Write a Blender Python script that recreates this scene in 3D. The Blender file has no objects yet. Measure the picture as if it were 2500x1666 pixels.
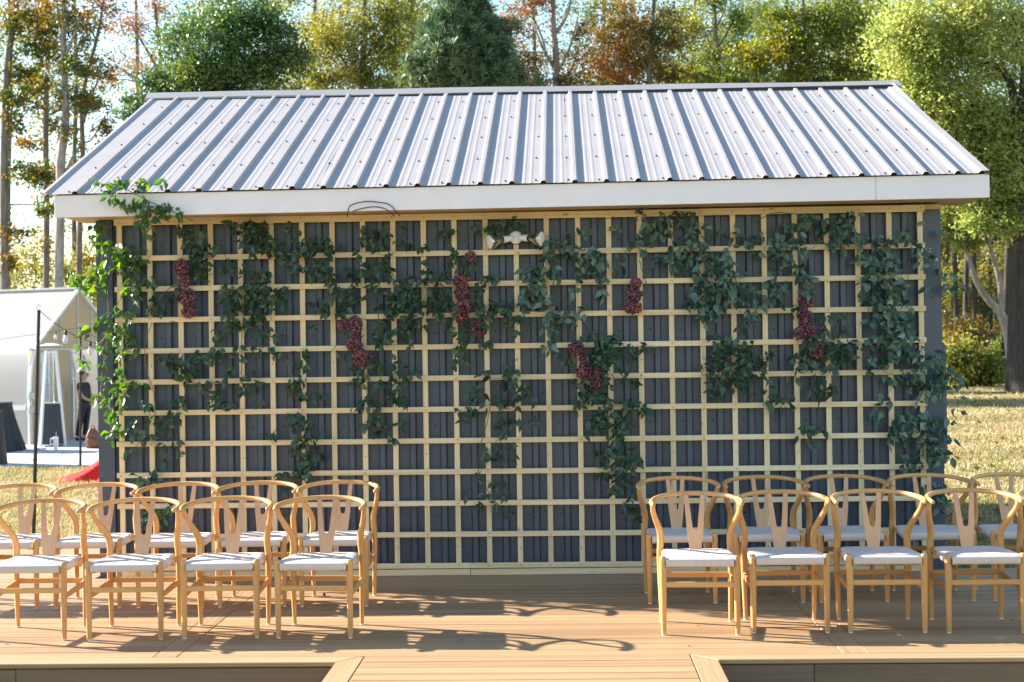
import bpy, bmesh, math, random
import numpy as np
from mathutils import Vector, Matrix

# ------------------------------------------------------------------ scene, camera, light
S = bpy.context.scene
COL = S.collection
RNG = random.Random(7)
NR = np.random.default_rng(11)
rad = math.radians

cam_data = bpy.data.cameras.new('camera')
cam = bpy.data.objects.new('camera', cam_data)
COL.objects.link(cam)
S.camera = cam
cam_data.sensor_width = 36.0
cam_data.lens = 49.997
cam_data.clip_start = 0.1
cam_data.clip_end = 2000.0
cam.matrix_world = Matrix(((0.99930068, 0.01438194, 0.03451523, 3.2964),
                           (0.03457452, -0.00389404, -0.99939454, -10.5393),
                           (-0.01423883, 0.99988899, -0.00438857, 1.6840),
                           (0, 0, 0, 1)))
cam_data.dof.use_dof = True
cam_data.dof.focus_distance = 9.5
cam_data.dof.aperture_fstop = 4.5

SUN_EL, SUN_AZ = 24.6, -70.7          # azimuth measured from +y towards +x
world = bpy.data.worlds.new('World')
S.world = world
world.use_nodes = True
wn = world.node_tree
bg = wn.nodes['Background']
sky = wn.nodes.new('ShaderNodeTexSky')
sky.sky_type = 'NISHITA'
sky.sun_disc = False
sky.sun_elevation = rad(SUN_EL)
sky.sun_rotation = rad(SUN_AZ % 360)
sky.altitude = 100
sky.air_density = 1.5
sky.dust_density = 0.1
sky.ozone_density = 3.0
wn.links.new(sky.outputs['Color'], bg.inputs['Color'])
bg.inputs['Strength'].default_value = 0.078

sun_data = bpy.data.lights.new('sun', 'SUN')
sun_data.energy = 5.0
sun_data.angle = rad(0.5)
sun_data.color = (1.0, 0.93, 0.82)
sun = bpy.data.objects.new('sun', sun_data)
COL.objects.link(sun)
_sd = Vector((math.sin(rad(SUN_AZ)) * math.cos(rad(SUN_EL)), math.cos(rad(SUN_AZ)) * math.cos(rad(SUN_EL)), math.sin(rad(SUN_EL))))
sun.rotation_euler = _sd.to_track_quat('Z', 'Y').to_euler()
sun.location = (-20, 10, 20)

S.render.engine = 'CYCLES'
S.view_settings.view_transform = 'Standard'
S.view_settings.look = 'None'
S.view_settings.exposure = 2.0
S.view_settings.gamma = 1.0
S.view_settings.use_curve_mapping = False

# ------------------------------------------------------------------ naming helpers
def tag(o, label=None, cat=None, group=None, kind=None):
    if label: o['label'] = label
    if cat: o['category'] = cat
    if group: o['group'] = group
    if kind: o['kind'] = kind
    return o

def empty(name, loc=(0, 0, 0), rz=0.0):
    o = bpy.data.objects.new(name, None)
    o.empty_display_size = 0.2
    COL.objects.link(o)
    o.location = loc
    o.rotation_euler = (0, 0, rz)
    return o

def thing(name, label, cat, loc=(0, 0, 0), rz=0.0, group=None):
    return tag(empty(name, loc, rz), label, cat, group)

def link(name, mesh, parent=None, loc=None, rot=None):
    o = bpy.data.objects.new(name, mesh)
    COL.objects.link(o)
    if parent is not None: o.parent = parent
    if loc is not None: o.location = loc
    if rot is not None: o.rotation_euler = rot
    return o

class MB:
    """collects shapes, builds ONE mesh"""
    def __init__(self):
        self.v, self.f, self.m = [], [], []
    def add(self, vs, fs, mi=0):
        b = len(self.v)
        self.v.extend([tuple(p) for p in vs])
        for f in fs:
            self.f.append(tuple(i + b for i in f)); self.m.append(mi)
        return self
    def box(self, x0, x1, y0, y1, z0, z1, mi=0):
        vs = [(x0, y0, z0), (x1, y0, z0), (x1, y1, z0), (x0, y1, z0), (x0, y0, z1), (x1, y0, z1), (x1, y1, z1), (x0, y1, z1)]
        return self.hexa(vs, mi)
    def hexa(self, vs, mi=0):
        return self.add(vs, [(0, 3, 2, 1), (4, 5, 6, 7), (0, 1, 5, 4), (1, 2, 6, 5), (2, 3, 7, 6), (3, 0, 4, 7)], mi)
    def bar(self, a, b, w, h=None, up=(0, 0, 1), mi=0):
        h = w if h is None else h
        a, b = Vector(a), Vector(b)
        d = (b - a).normalized()
        up = Vector(up)
        s = d.cross(up)
        if s.length < 1e-4: s = d.cross(Vector((0, 1, 0)))
        s.normalize(); u = s.cross(d)
        s, u = s * w / 2, u * h / 2
        vs = [a - s - u, a + s - u, b + s - u, b - s - u, a - s + u, a + s + u, b + s + u, b - s + u]
        return self.hexa(vs, mi)
    def tube(self, pts, r, seg=8, cap=True, mi=0, closed_end=0.0):
        pts = [Vector(p) for p in pts]
        n = len(pts)
        rs = [r] * n if isinstance(r, (int, float)) else list(r)
        t = [(pts[min(i + 1, n - 1)] - pts[max(i - 1, 0)]).normalized() for i in range(n)]
        ref = Vector((0, 0, 1)) if abs(t[0].z) < 0.9 else Vector((1, 0, 0))
        nrm = (ref - t[0] * ref.dot(t[0])).normalized()
        vs, fs = [], []
        for i in range(n):
            nrm = (nrm - t[i] * nrm.dot(t[i]))
            nrm.normalize()
            bi = t[i].cross(nrm)
            for k in range(seg):
                a = 2 * math.pi * k / seg
                vs.append(pts[i] + (nrm * math.cos(a) + bi * math.sin(a)) * rs[i])
        for i in range(n - 1):
            for k in range(seg):
                k2 = (k + 1) % seg
                fs.append((i * seg + k, i * seg + k2, (i + 1) * seg + k2, (i + 1) * seg + k))
        if cap:
            fs.append(tuple(range(seg - 1, -1, -1)))
            fs.append(tuple((n - 1) * seg + k for k in range(seg)))
        return self.add(vs, fs, mi)
    def lathe(self, prof, c=(0, 0, 0), seg=16, axis=None, mi=0):
        """prof: list of (r, h) about axis through c"""
        c = Vector(c)
        ax = Vector(axis or (0, 0, 1)).normalized()
        q = Vector((0, 0, 1)).rotation_difference(ax)
        vs, fs = [], []
        for r, h in prof:
            for k in range(seg):
                a = 2 * math.pi * k / seg
                vs.append(c + q @ Vector((r * math.cos(a), r * math.sin(a), h)))
        for i in range(len(prof) - 1):
            for k in range(seg):
                k2 = (k + 1) % seg
                fs.append((i * seg + k, i * seg + k2, (i + 1) * seg + k2, (i + 1) * seg + k))
        fs.append(tuple(range(seg - 1, -1, -1)))
        fs.append(tuple((len(prof) - 1) * seg + k for k in range(seg)))
        return self.add(vs, fs, mi)
    def grid(self, rows, mi=0, wrap=False):
        nr, nc = len(rows), len(rows[0])
        vs = [p for r in rows for p in r]
        fs = []
        for i in range(nr - 1):
            for k in range(nc if wrap else nc - 1):
                k2 = (k + 1) % nc
                fs.append((i * nc + k, i * nc + k2, (i + 1) * nc + k2, (i + 1) * nc + k))
        return self.add(vs, fs, mi)
    def mesh(self, name, mats, smooth=False, bevel=0.0, auto=None):
        me = bpy.data.meshes.new(name)
        me.from_pydata([tuple(p) for p in self.v], [], self.f)
        if not isinstance(mats, (list, tuple)): mats = [mats]
        for m in mats: me.materials.append(m)
        if any(self.m): me.polygons.foreach_set('material_index', self.m)
        bm = bmesh.new(); bm.from_mesh(me)
        bmesh.ops.recalc_face_normals(bm, faces=bm.faces)
        if bevel:
            bmesh.ops.bevel(bm, geom=list(bm.edges), offset=bevel, segments=1, affect='EDGES', clamp_overlap=True)
        bm.to_mesh(me); bm.free()
        if smooth:
            me.polygons.foreach_set('use_smooth', [True] * len(me.polygons))
            if auto: me.set_sharp_from_angle(angle=rad(auto))
        me.update()
        return me
    def build(self, name, mats, parent=None, smooth=False, bevel=0.0, auto=None, loc=None):
        return link(name, self.mesh(name, mats, smooth, bevel, auto), parent, loc)

def spline(pts, n=24):
    """Catmull-Rom through points (any dimension)"""
    P = [np.array(p, float) for p in pts]
    P = [2 * P[0] - P[1]] + P + [2 * P[-1] - P[-2]]
    out = []
    m = len(P) - 3
    for i in range(n + 1):
        u = i / n * m
        k = min(int(u), m - 1); t = u - k
        a, b, c, d = P[k], P[k + 1], P[k + 2], P[k + 3]
        out.append(0.5 * ((2 * b) + (-a + c) * t + (2 * a - 5 * b + 4 * c - d) * t * t + (-a + 3 * b - 3 * c + d) * t ** 3))
    return out

# ------------------------------------------------------------------ materials
def new_mat(name):
    m = bpy.data.materials.new(name); m.use_nodes = True
    nt = m.node_tree
    return m, nt, nt.nodes['Principled BSDF'], nt.links

def N(nt, t, **kw):
    n = nt.nodes.new(t)
    for k, v in kw.items():
        if k in n.inputs: n.inputs[k].default_value = v
        else: setattr(n, k, v)
    return n

def ramp(nt, stops, interp='LINEAR'):
    r = nt.nodes.new('ShaderNodeValToRGB')
    r.color_ramp.interpolation = interp
    e = r.color_ramp.elements
    while len(e) < len(stops): e.new(0.5)
    for el, (p, c) in zip(e, stops):
        el.position = p; el.color = (c[0], c[1], c[2], 1)
    return r

def coords(nt, scale=(1, 1, 1), use='Object', per_object=True):
    tc = nt.nodes.new('ShaderNodeTexCoord')
    src = tc.outputs[use]
    if per_object:
        oi = nt.nodes.new('ShaderNodeObjectInfo')
        mu = N(nt, 'ShaderNodeMath', operation='MULTIPLY'); mu.inputs[1].default_value = 37.0
        nt.links.new(oi.outputs['Random'], mu.inputs[0])
        ad = N(nt, 'ShaderNodeVectorMath', operation='ADD')
        nt.links.new(src, ad.inputs[0]); nt.links.new(mu.outputs[0], ad.inputs[1])
        src = ad.outputs[0]
    mp = nt.nodes.new('ShaderNodeMapping')
    mp.inputs['Scale'].default_value = scale
    nt.links.new(src, mp.inputs['Vector'])
    return mp.outputs['Vector']

def plain(name, col, rough=0.5, metal=0.0, noise=0.0, nscale=8.0, bump=0.0, spec=None):
    m, nt, b, L = new_mat(name)
    b.inputs['Roughness'].default_value = rough
    b.inputs['Metallic'].default_value = metal
    b.inputs['Base Color'].default_value = (*col, 1)
    if spec is not None: b.inputs['Specular IOR Level'].default_value = spec
    if noise or bump:
        n = N(nt, 'ShaderNodeTexNoise', Scale=nscale, Detail=6.0)
        L.new(coords(nt), n.inputs['Vector'])
        if noise:
            r = ramp(nt, [(0.3, [c * (1 - noise) for c in col]), (0.7, [min(1, c * (1 + noise)) for c in col])])
            L.new(n.outputs['Fac'], r.inputs['Fac']); L.new(r.outputs['Color'], b.inputs['Base Color'])
        if bump:
            bp = N(nt, 'ShaderNodeBump', Strength=bump, Distance=0.01)
            L.new(n.outputs['Fac'], bp.inputs['Height']); L.new(bp.outputs['Normal'], b.inputs['Normal'])
    return m

def wood(name, light, dark, grain='x', rough=0.55, fine=60.0, long=1.6, var=0.12, knots=False, bump=0.15, contrast=(0.35, 0.68)):
    """stretched grain along one local axis, offset and toned per object"""
    m, nt, b, L = new_mat(name)
    sc = {'x': (long, fine, fine), 'y': (fine, long, fine), 'z': (fine, fine, long)}[grain]
    v = coords(nt, sc)
    n1 = N(nt, 'ShaderNodeTexNoise', Scale=1.0, Detail=5.0, Roughness=0.6)
    n1.inputs['Distortion'].default_value = 0.6
    L.new(v, n1.inputs['Vector'])
    v2 = coords(nt, tuple(0.22 * s for s in sc))
    n2 = N(nt, 'ShaderNodeTexNoise', Scale=1.0, Detail=3.0)
    n2.inputs['Distortion'].default_value = 1.2
    L.new(v2, n2.inputs['Vector'])
    mx = N(nt, 'ShaderNodeMath', operation='MULTIPLY_ADD'); mx.inputs[1].default_value = 0.55
    L.new(n1.outputs['Fac'], mx.inputs[0])
    m2 = N(nt, 'ShaderNodeMath', operation='MULTIPLY'); m2.inputs[1].default_value = 0.45
    L.new(n2.outputs['Fac'], m2.inputs[0]); L.new(m2.outputs[0], mx.inputs[2])
    r = ramp(nt, [(contrast[0], dark), (contrast[1], light)])
    L.new(mx.outputs[0], r.inputs['Fac'])
    col = r.outputs['Color']
    if knots:
        vk = coords(nt, {'x': (3.2, 9, 9), 'y': (9, 3.2, 9), 'z': (9, 9, 3.2)}[grain])
        vo = N(nt, 'ShaderNodeTexVoronoi', Scale=1.0); L.new(vk, vo.inputs['Vector'])
        kr = ramp(nt, [(0.03, (1, 1, 1)), (0.1, (0, 0, 0))])
        L.new(vo.outputs['Distance'], kr.inputs['Fac'])
        kc = N(nt, 'ShaderNodeMix', data_type='RGBA'); kc.inputs['B'].default_value = (dark[0] * .45, dark[1] * .4, dark[2] * .35, 1)
        L.new(kr.outputs['Color'], kc.inputs['Factor']); L.new(col, kc.inputs['A']); col = kc.outputs['Result']
    oi = nt.nodes.new('ShaderNodeObjectInfo')
    mr = N(nt, 'ShaderNodeMapRange'); mr.inputs['To Min'].default_value = 1 - var; mr.inputs['To Max'].default_value = 1 + var
    L.new(oi.outputs['Random'], mr.inputs['Value'])
    hs = nt.nodes.new('ShaderNodeHueSaturation')
    L.new(mr.outputs['Result'], hs.inputs['Value']); L.new(col, hs.inputs['Color'])
    L.new(hs.outputs['Color'], b.inputs['Base Color'])
    b.inputs['Roughness'].default_value = rough
    if bump:
        bp = N(nt, 'ShaderNodeBump', Strength=bump, Distance=0.004)
        L.new(n1.outputs['Fac'], bp.inputs['Height']); L.new(bp.outputs['Normal'], b.inputs['Normal'])
    return m

def leaf_mat(name, stops, back=None, trans=0.3, rough=0.45, island=True, clump=0.0, tcol=None, hue_scale=0.6):
    """leaf colour per leaf (island or object random); translucent; paler underside"""
    m, nt, b, L = new_mat(name)
    if island:
        g = nt.nodes.new('ShaderNodeNewGeometry'); rnd = g.outputs['Random Per Island']
    else:
        oi = nt.nodes.new('ShaderNodeObjectInfo'); rnd = oi.outputs['Random']
        g = nt.nodes.new('ShaderNodeNewGeometry')
    fac = rnd
    if clump:
        n = N(nt, 'ShaderNodeTexNoise', Scale=hue_scale, Detail=2.0)
        tc = nt.nodes.new('ShaderNodeTexCoord'); L.new(tc.outputs['Object'], n.inputs['Vector'])
        mr = N(nt, 'ShaderNodeMapRange'); mr.inputs['From Min'].default_value = 0.3; mr.inputs['From Max'].default_value = 0.7
        L.new(n.outputs['Fac'], mr.inputs['Value'])
        mi = N(nt, 'ShaderNodeMix'); mi.inputs['Factor'].default_value = clump
        L.new(rnd, mi.inputs['A']); L.new(mr.outputs['Result'], mi.inputs['B']); fac = mi.outputs['Result']
    r = ramp(nt, stops); L.new(fac, r.inputs['Fac'])
    col = r.outputs['Color']
    if back:
        mb = N(nt, 'ShaderNodeMix', data_type='RGBA'); mb.inputs['B'].default_value = (*back, 1)
        L.new(g.outputs['Backfacing'], mb.inputs['Factor']); L.new(col, mb.inputs['A']); col = mb.outputs['Result']
    L.new(col, b.inputs['Base Color'])
    b.inputs['Roughness'].default_value = rough
    b.inputs['Specular IOR Level'].default_value = 0.45
    t = nt.nodes.new('ShaderNodeBsdfTranslucent')
    hs = N(nt, 'ShaderNodeHueSaturation', Saturation=1.25, Value=1.9)
    hs.inputs['Hue'].default_value = 0.485
    L.new(r.outputs['Color'], hs.inputs['Color']); L.new(hs.outputs['Color'], t.inputs['Color'])
    mxs = nt.nodes.new('ShaderNodeMixShader'); mxs.inputs['Fac'].default_value = trans
    L.new(b.outputs['BSDF'], mxs.inputs[1]); L.new(t.outputs['BSDF'], mxs.inputs[2])
    L.new(mxs.outputs['Shader'], nt.nodes['Material Output'].inputs['Surface'])
    return m

M = {}
M['deck'] = wood('deck_composite', (0.46, 0.285, 0.150), (0.235, 0.137, 0.070), 'x', 0.55, 62, 0.8, 0.15, bump=0.3, contrast=(0.33, 0.62))
M['deck_y'] = wood('deck_composite_cross', (0.52, 0.33, 0.185), (0.30, 0.18, 0.095), 'y', 0.55, 42, 1.1, 0.08, bump=0.25)
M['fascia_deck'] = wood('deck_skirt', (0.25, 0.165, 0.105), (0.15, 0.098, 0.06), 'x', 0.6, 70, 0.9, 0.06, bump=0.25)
M['pine'] = wood('treated_pine_upright', (0.88, 0.73, 0.47), (0.66, 0.51, 0.29), 'z', 0.65, 55, 1.5, 0.10, knots=True)
M['pine_x'] = wood('treated_pine_rail', (0.88, 0.73, 0.47), (0.66, 0.51, 0.29), 'x', 0.65, 55, 1.5, 0.10, knots=True)
M['soffit'] = wood('pine_soffit', (0.62, 0.47, 0.28), (0.50, 0.36, 0.19), 'x', 0.7, 40, 1.2, 0.05)
M['oak'] = wood('light_oak', (0.64, 0.345, 0.125), (0.53, 0.265, 0.085), 'z', 0.38, 70, 3.0, 0.12, bump=0.05)
M['oak_x'] = wood('light_oak_rail', (0.64, 0.355, 0.14), (0.52, 0.275, 0.095), 'x', 0.38, 70, 3.0, 0.12, bump=0.05)
M['splat'] = wood('oak_veneer', (0.68, 0.40, 0.235), (0.59, 0.325, 0.175), 'z', 0.45, 80, 3.0, 0.06, bump=0.04)
M['roof'] = plain('pale_roof_metal', (0.36, 0.335, 0.338), 0.6, 0.0, 0.05, 3.0, 0.0, spec=0.25)
M['trim'] = plain('white_trim', (0.85, 0.80, 0.835), 0.5, 0.0, 0.03, 5.0)
M['wall'] = plain('charcoal_metal', (0.060, 0.082, 0.122), 0.36, 0.0, 0.10, 4.0, 0.02)
M['screw'] = plain('dark_screw', (0.03, 0.03, 0.032), 0.4, 0.6)
M['dark'] = plain('dark_void', (0.02, 0.018, 0.016), 0.9)
M['foot'] = plain('white_glide', (0.8, 0.8, 0.82), 0.4)
M['steel'] = plain('galvanised_steel', (0.55, 0.58, 0.62), 0.35, 0.7, 0.1, 20)
M['alu'] = plain('white_steel', (0.74, 0.75, 0.78), 0.35, 0.1, 0.05)
M['black_metal'] = plain('black_metal', (0.018, 0.018, 0.02), 0.45, 0.0)
M['black_cloth'] = plain('black_cloth', (0.012, 0.013, 0.018), 0.55, 0.0, 0.2, 10, 0.2)
M['red_cloth'] = plain('red_cloth', (0.75, 0.015, 0.010), 0.95, 0.0, 0.1, 12, 0.1)
M['concrete'] = plain('concrete', (0.50, 0.48, 0.47), 0.85, 0.0, 0.12, 1.2, 0.1)
M['plastic_white'] = plain('white_plastic', (0.82, 0.82, 0.82), 0.4)
M['leather'] = plain('brown_leather', (0.20, 0.065, 0.03), 0.5, 0.0, 0.25, 14, 0.15)
M['skin'] = plain('skin', (0.52, 0.30, 0.21), 0.55)
M['hair'] = plain('dark_hair', (0.02, 0.013, 0.010), 0.5)
M['chalk'] = plain('dark_board', (0.025, 0.03, 0.04), 0.35, 0.0, 0.2, 6)
M['blue_slat'] = plain('blue_grey_slat', (0.33, 0.42, 0.48), 0.5)
M['stem'] = plain('vine_stem', (0.085, 0.10, 0.035), 0.7, 0.0, 0.25, 30)
M['stem_dry'] = plain('dry_vine_stem', (0.22, 0.13, 0.06), 0.8, 0.0, 0.25, 30)
M['stem_dark'] = plain('dark_vine_stem', (0.03, 0.022, 0.015), 0.7)
M['vine'] = leaf_mat('vine_leaf', [(0.0, (0.013, 0.042, 0.020)), (0.5, (0.026, 0.072, 0.030)), (0.85, (0.045, 0.105, 0.036)), (1.0, (0.085, 0.13, 0.045))], back=(0.055, 0.10, 0.06), trans=0.14, rough=0.27, island=False)
M['vine_pale'] = leaf_mat('vine_leaf_pale', [(0.0, (0.016, 0.048, 0.028)), (0.5, (0.034, 0.085, 0.050)), (1.0, (0.08, 0.145, 0.095))], back=(0.11, 0.185, 0.14), trans=0.12, rough=0.3, island=False)
M['vine_backlit'] = leaf_mat('vine_leaf_backlit', [(0.0, (0.04, 0.10, 0.025)), (0.6, (0.075, 0.16, 0.03)), (1.0, (0.14, 0.20, 0.04))], back=(0.11, 0.18, 0.08), trans=0.4, rough=0.36, island=False)  # same vine leaf, with the backlight put into brighter base colours

def grape_mat():
    m, nt, b, L = new_mat('grape_skin')
    oi = nt.nodes.new('ShaderNodeObjectInfo')
    r = ramp(nt, [(0.0, (0.055, 0.020, 0.038)), (0.4, (0.10, 0.025, 0.038)), (0.75, (0.18, 0.040, 0.042)), (1.0, (0.28, 0.075, 0.05))])
    L.new(oi.outputs['Random'], r.inputs['Fac']); L.new(r.outputs['Color'], b.inputs['Base Color'])
    b.inputs['Roughness'].default_value = 0.2
    b.inputs['Subsurface Weight'].default_value = 0.15
    b.inputs['Subsurface Scale'].default_value = 0.005
    b.inputs['Sheen Weight'].default_value = 0.25
    b.inputs['Sheen Tint'].default_value = (0.6, 0.6, 0.8, 1)
    return m
M['grape'] = grape_mat()

def glass_mat(name, tint=(0.9, 0.95, 1.0), rough=0.05):
    m, nt, b, L = new_mat(name)
    b.inputs['Base Color'].default_value = (*tint, 1)
    b.inputs['Roughness'].default_value = rough
    b.inputs['Transmission Weight'].default_value = 0.95
    b.inputs['IOR'].default_value = 1.45
    return m
M['glass'] = glass_mat('clear_glass')
M['lens'] = plain('frosted_lens', (0.78, 0.76, 0.70), 0.12)
M['chrome'] = plain('silvered_bulb', (0.55, 0.52, 0.46), 0.16, 0.95)

def poly_mat(name, col, trans, tint):
    m, nt, b, L = new_mat(name)
    n = N(nt, 'ShaderNodeTexNoise', Scale=1.3, Detail=4.0); L.new(coords(nt), n.inputs['Vector'])
    r = ramp(nt, [(0.3, [c * 0.88 for c in col]), (0.7, col)]); L.new(n.outputs['Fac'], r.inputs['Fac'])
    L.new(r.outputs['Color'], b.inputs['Base Color'])
    b.inputs['Roughness'].default_value = 0.4
    t = nt.nodes.new('ShaderNodeBsdfTranslucent'); t.inputs['Color'].default_value = (*tint, 1)
    mx = nt.nodes.new('ShaderNodeMixShader'); mx.inputs['Fac'].default_value = trans
    L.new(b.outputs['BSDF'], mx.inputs[1]); L.new(t.outputs['BSDF'], mx.inputs[2])
    L.new(mx.outputs['Shader'], nt.nodes['Material Output'].inputs['Surface'])
    return m
M['poly'] = poly_mat('greenhouse_film', (0.60, 0.585, 0.58), 0.46, (0.74, 0.69, 0.62))
M['poly_gable'] = poly_mat('twinwall_panel', (0.56, 0.51, 0.41), 0.5, (0.80, 0.68, 0.46))

def cord_mat(name, axis):
    m, nt, b, L = new_mat(name)
    v = coords(nt, (1, 1, 1), per_object=False)
    w = N(nt, 'ShaderNodeTexWave', Scale=1.0, Distortion=0.0)
    w.wave_type = 'BANDS'; w.bands_direction = axis.upper(); w.inputs['Scale'].default_value = 48.0
    w.inputs['Distortion'].default_value = 0.35; w.inputs['Detail'].default_value = 1.0
    L.new(v, w.inputs['Vector'])
    n = N(nt, 'ShaderNodeTexNoise', Scale=140.0, Detail=3.0); L.new(v, n.inputs['Vector'])
    r = ramp(nt, [(0.0, (0.38, 0.32, 0.29)), (0.35, (0.80, 0.67, 0.60)), (1.0, (0.86, 0.735, 0.67))])
    L.new(w.outputs['Fac'], r.inputs['Fac'])
    mx = N(nt, 'ShaderNodeMix', data_type='RGBA', blend_type='MULTIPLY'); mx.inputs['Factor'].default_value = 0.25
    L.new(r.outputs['Color'], mx.inputs['A']); L.new(n.outputs['Color'], mx.inputs['B'])
    L.new(mx.outputs['Result'], b.inputs['Base Color'])
    bp = N(nt, 'ShaderNodeBump', Strength=0.45, Distance=0.002)
    L.new(w.outputs['Fac'], bp.inputs['Height']); L.new(bp.outputs['Normal'], b.inputs['Normal'])
    b.inputs['Roughness'].default_value = 0.8
    return m
M['cord_x'] = cord_mat('paper_cord_front', 'x')
M['cord_y'] = cord_mat('paper_cord_side', 'y')

def bark_mat(name, light, dark, scale=6.0):
    m, nt, b, L = new_mat(name)
    v = coords(nt, (scale, scale, scale * 0.18))
    n = N(nt, 'ShaderNodeTexNoise', Scale=2.0, Detail=7.0, Roughness=0.65); L.new(v, n.inputs['Vector'])
    r = ramp(nt, [(0.35, dark), (0.65, light)]); L.new(n.outputs['Fac'], r.inputs['Fac'])
    L.new(r.outputs['Color'], b.inputs['Base Color']); b.inputs['Roughness'].default_value = 0.9
    bp = N(nt, 'ShaderNodeBump', Strength=0.6, Distance=0.03)
    L.new(n.outputs['Fac'], bp.inputs['Height']); L.new(bp.outputs['Normal'], b.inputs['Normal'])
    return m
M['bark'] = bark_mat('grey_bark', (0.22, 0.19, 0.16), (0.10, 0.085, 0.07))
M['bark_pale'] = bark_mat('pale_bark', (0.36, 0.33, 0.29), (0.18, 0.155, 0.13))
M['bark_dark'] = bark_mat('dark_bark', (0.062, 0.052, 0.042), (0.022, 0.018, 0.015))

# foliage by kind (real leaf colours; clump shifts the hue of whole sprays)
M['f_dark'] = leaf_mat('foliage_dark_green', [(0, (0.024, 0.06, 0.026)), (0.45, (0.05, 0.105, 0.035)), (0.75, (0.11, 0.165, 0.045)), (1, (0.28, 0.26, 0.06))], trans=0.3, clump=0.5, rough=0.4)
M['f_mixed'] = leaf_mat('foliage_olive_orange', [(0, (0.04, 0.075, 0.02)), (0.35, (0.08, 0.11, 0.025)), (0.65, (0.20, 0.13, 0.03)), (1, (0.32, 0.13, 0.035))], trans=0.35, clump=0.65, rough=0.5)
M['f_rust'] = leaf_mat('foliage_rust', [(0, (0.05, 0.065, 0.02)), (0.4, (0.12, 0.105, 0.03)), (0.75, (0.24, 0.12, 0.04)), (1, (0.30, 0.09, 0.035))], trans=0.35, clump=0.6, rough=0.5)
M['f_yellow'] = leaf_mat('foliage_yellow_green', [(0, (0.07, 0.11, 0.03)), (0.4, (0.17, 0.19, 0.05)), (0.75, (0.31, 0.27, 0.07)), (1, (0.42, 0.29, 0.07))], trans=0.35, clump=0.6, rough=0.5)
M['f_green'] = leaf_mat('foliage_mid_green', [(0, (0.045, 0.085, 0.022)), (0.45, (0.12, 0.165, 0.035)), (0.8, (0.26, 0.25, 0.05)), (1, (0.38, 0.27, 0.05))], trans=0.35, clump=0.6, rough=0.45)
M['f_bright'] = leaf_mat('foliage_bright_oak', [(0, (0.085, 0.14, 0.045)), (0.35, (0.20, 0.26, 0.09)), (0.75, (0.39, 0.42, 0.17)), (1, (0.54, 0.46, 0.17))], trans=0.52, clump=0.45, rough=0.2)
M['f_pine'] = leaf_mat('foliage_pine', [(0, (0.035, 0.085, 0.05)), (0.5, (0.10, 0.17, 0.09)), (1, (0.27, 0.31, 0.15))], trans=0.15, clump=0.4, rough=0.5)
M['f_pink'] = leaf_mat('foliage_pale_pink', [(0, (0.14, 0.10, 0.06)), (0.5, (0.24, 0.14, 0.08)), (1, (0.32, 0.16, 0.09))], trans=0.4, clump=0.4, rough=0.5)
M['f_wood'] = leaf_mat('foliage_far_wood', [(0, (0.04, 0.06, 0.02)), (0.4, (0.10, 0.10, 0.03)), (0.7, (0.20, 0.15, 0.035)), (1, (0.28, 0.16, 0.04))], trans=0.35, clump=0.7, rough=0.5, hue_scale=0.25)
M['straw'] = leaf_mat('straw_grass', [(0, (0.15, 0.19, 0.06)), (0.35, (0.29, 0.27, 0.11)), (0.65, (0.47, 0.38, 0.22)), (1, (0.58, 0.49, 0.33))], trans=0.25, clump=0.4, rough=0.6, hue_scale=0.7)

def ground_mat():
    m, nt, b, L = new_mat('dry_lawn')
    tc = nt.nodes.new('ShaderNodeTexCoord')
    n1 = N(nt, 'ShaderNodeTexNoise', Scale=0.35, Detail=5.0, Roughness=0.6); L.new(tc.outputs['Object'], n1.inputs['Vector'])
    n2 = N(nt, 'ShaderNodeTexNoise', Scale=6.0, Detail=9.0, Roughness=0.8); L.new(tc.outputs['Object'], n2.inputs['Vector'])
    mx = N(nt, 'ShaderNodeMix'); mx.inputs['Factor'].default_value = 0.5
    L.new(n1.outputs['Fac'], mx.inputs['A']); L.new(n2.outputs['Fac'], mx.inputs['B'])
    r = ramp(nt, [(0.34, (0.05, 0.055, 0.02)), (0.46, (0.16, 0.14, 0.06)), (0.56, (0.29, 0.22, 0.12)), (0.68, (0.43, 0.34, 0.21))])
    L.new(mx.outputs['Result'], r.inputs['Fac'])
    L.new(r.outputs['Color'], b.inputs['Base Color']); b.inputs['Roughness'].default_value = 0.95
    b.inputs['Specular IOR Level'].default_value = 0.1
    bp = N(nt, 'ShaderNodeBump', Strength=0.8, Distance=0.04)
    L.new(n2.outputs['Fac'], bp.inputs['Height']); L.new(bp.outputs['Normal'], b.inputs['Normal'])
    return m
M['ground'] = ground_mat()
# ------------------------------------------------------------------ ground
def smooth(t):
    t = max(0.0, min(1.0, t)); return t * t * (3 - 2 * t)
def gz(x, y):
    u = (0.035 * math.sin(y * 1.15 + 0.35 * math.sin(x * 0.7)) + 0.02 * math.sin(y * 2.7 + x * 0.4)) * smooth((y - 6) / 6.0) * smooth((x - 4) / 4) * smooth((40 - y) / 6)
    return -0.45 + u + (0.40 * smooth((y + 2.0) / 2.0) + 0.36 * smooth((y - 3) / 24.0)) * smooth((x - 2.5) / 3.5)

def build_ground():
    xs = [-900, -300, -120, -60] + [-40 + 2 * i for i in range(51)] + [80, 150, 350, 900]
    ys = [-600, -200, -60, -25] + [-14 + 1.5 * i for i in range(60)] + [90, 120, 200, 400, 1000]
    rr = np.random.default_rng(3)
    rows = [[(x, y, gz(x, y) + (rr.uniform(-0.015, 0.015) if -30 < x < 50 and 3 < y < 60 else 0)) for x in xs] for y in ys]
    g = MB().grid(rows).build('ground', M['ground'], smooth=True)
    tag(g, kind='structure')
build_ground()

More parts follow.
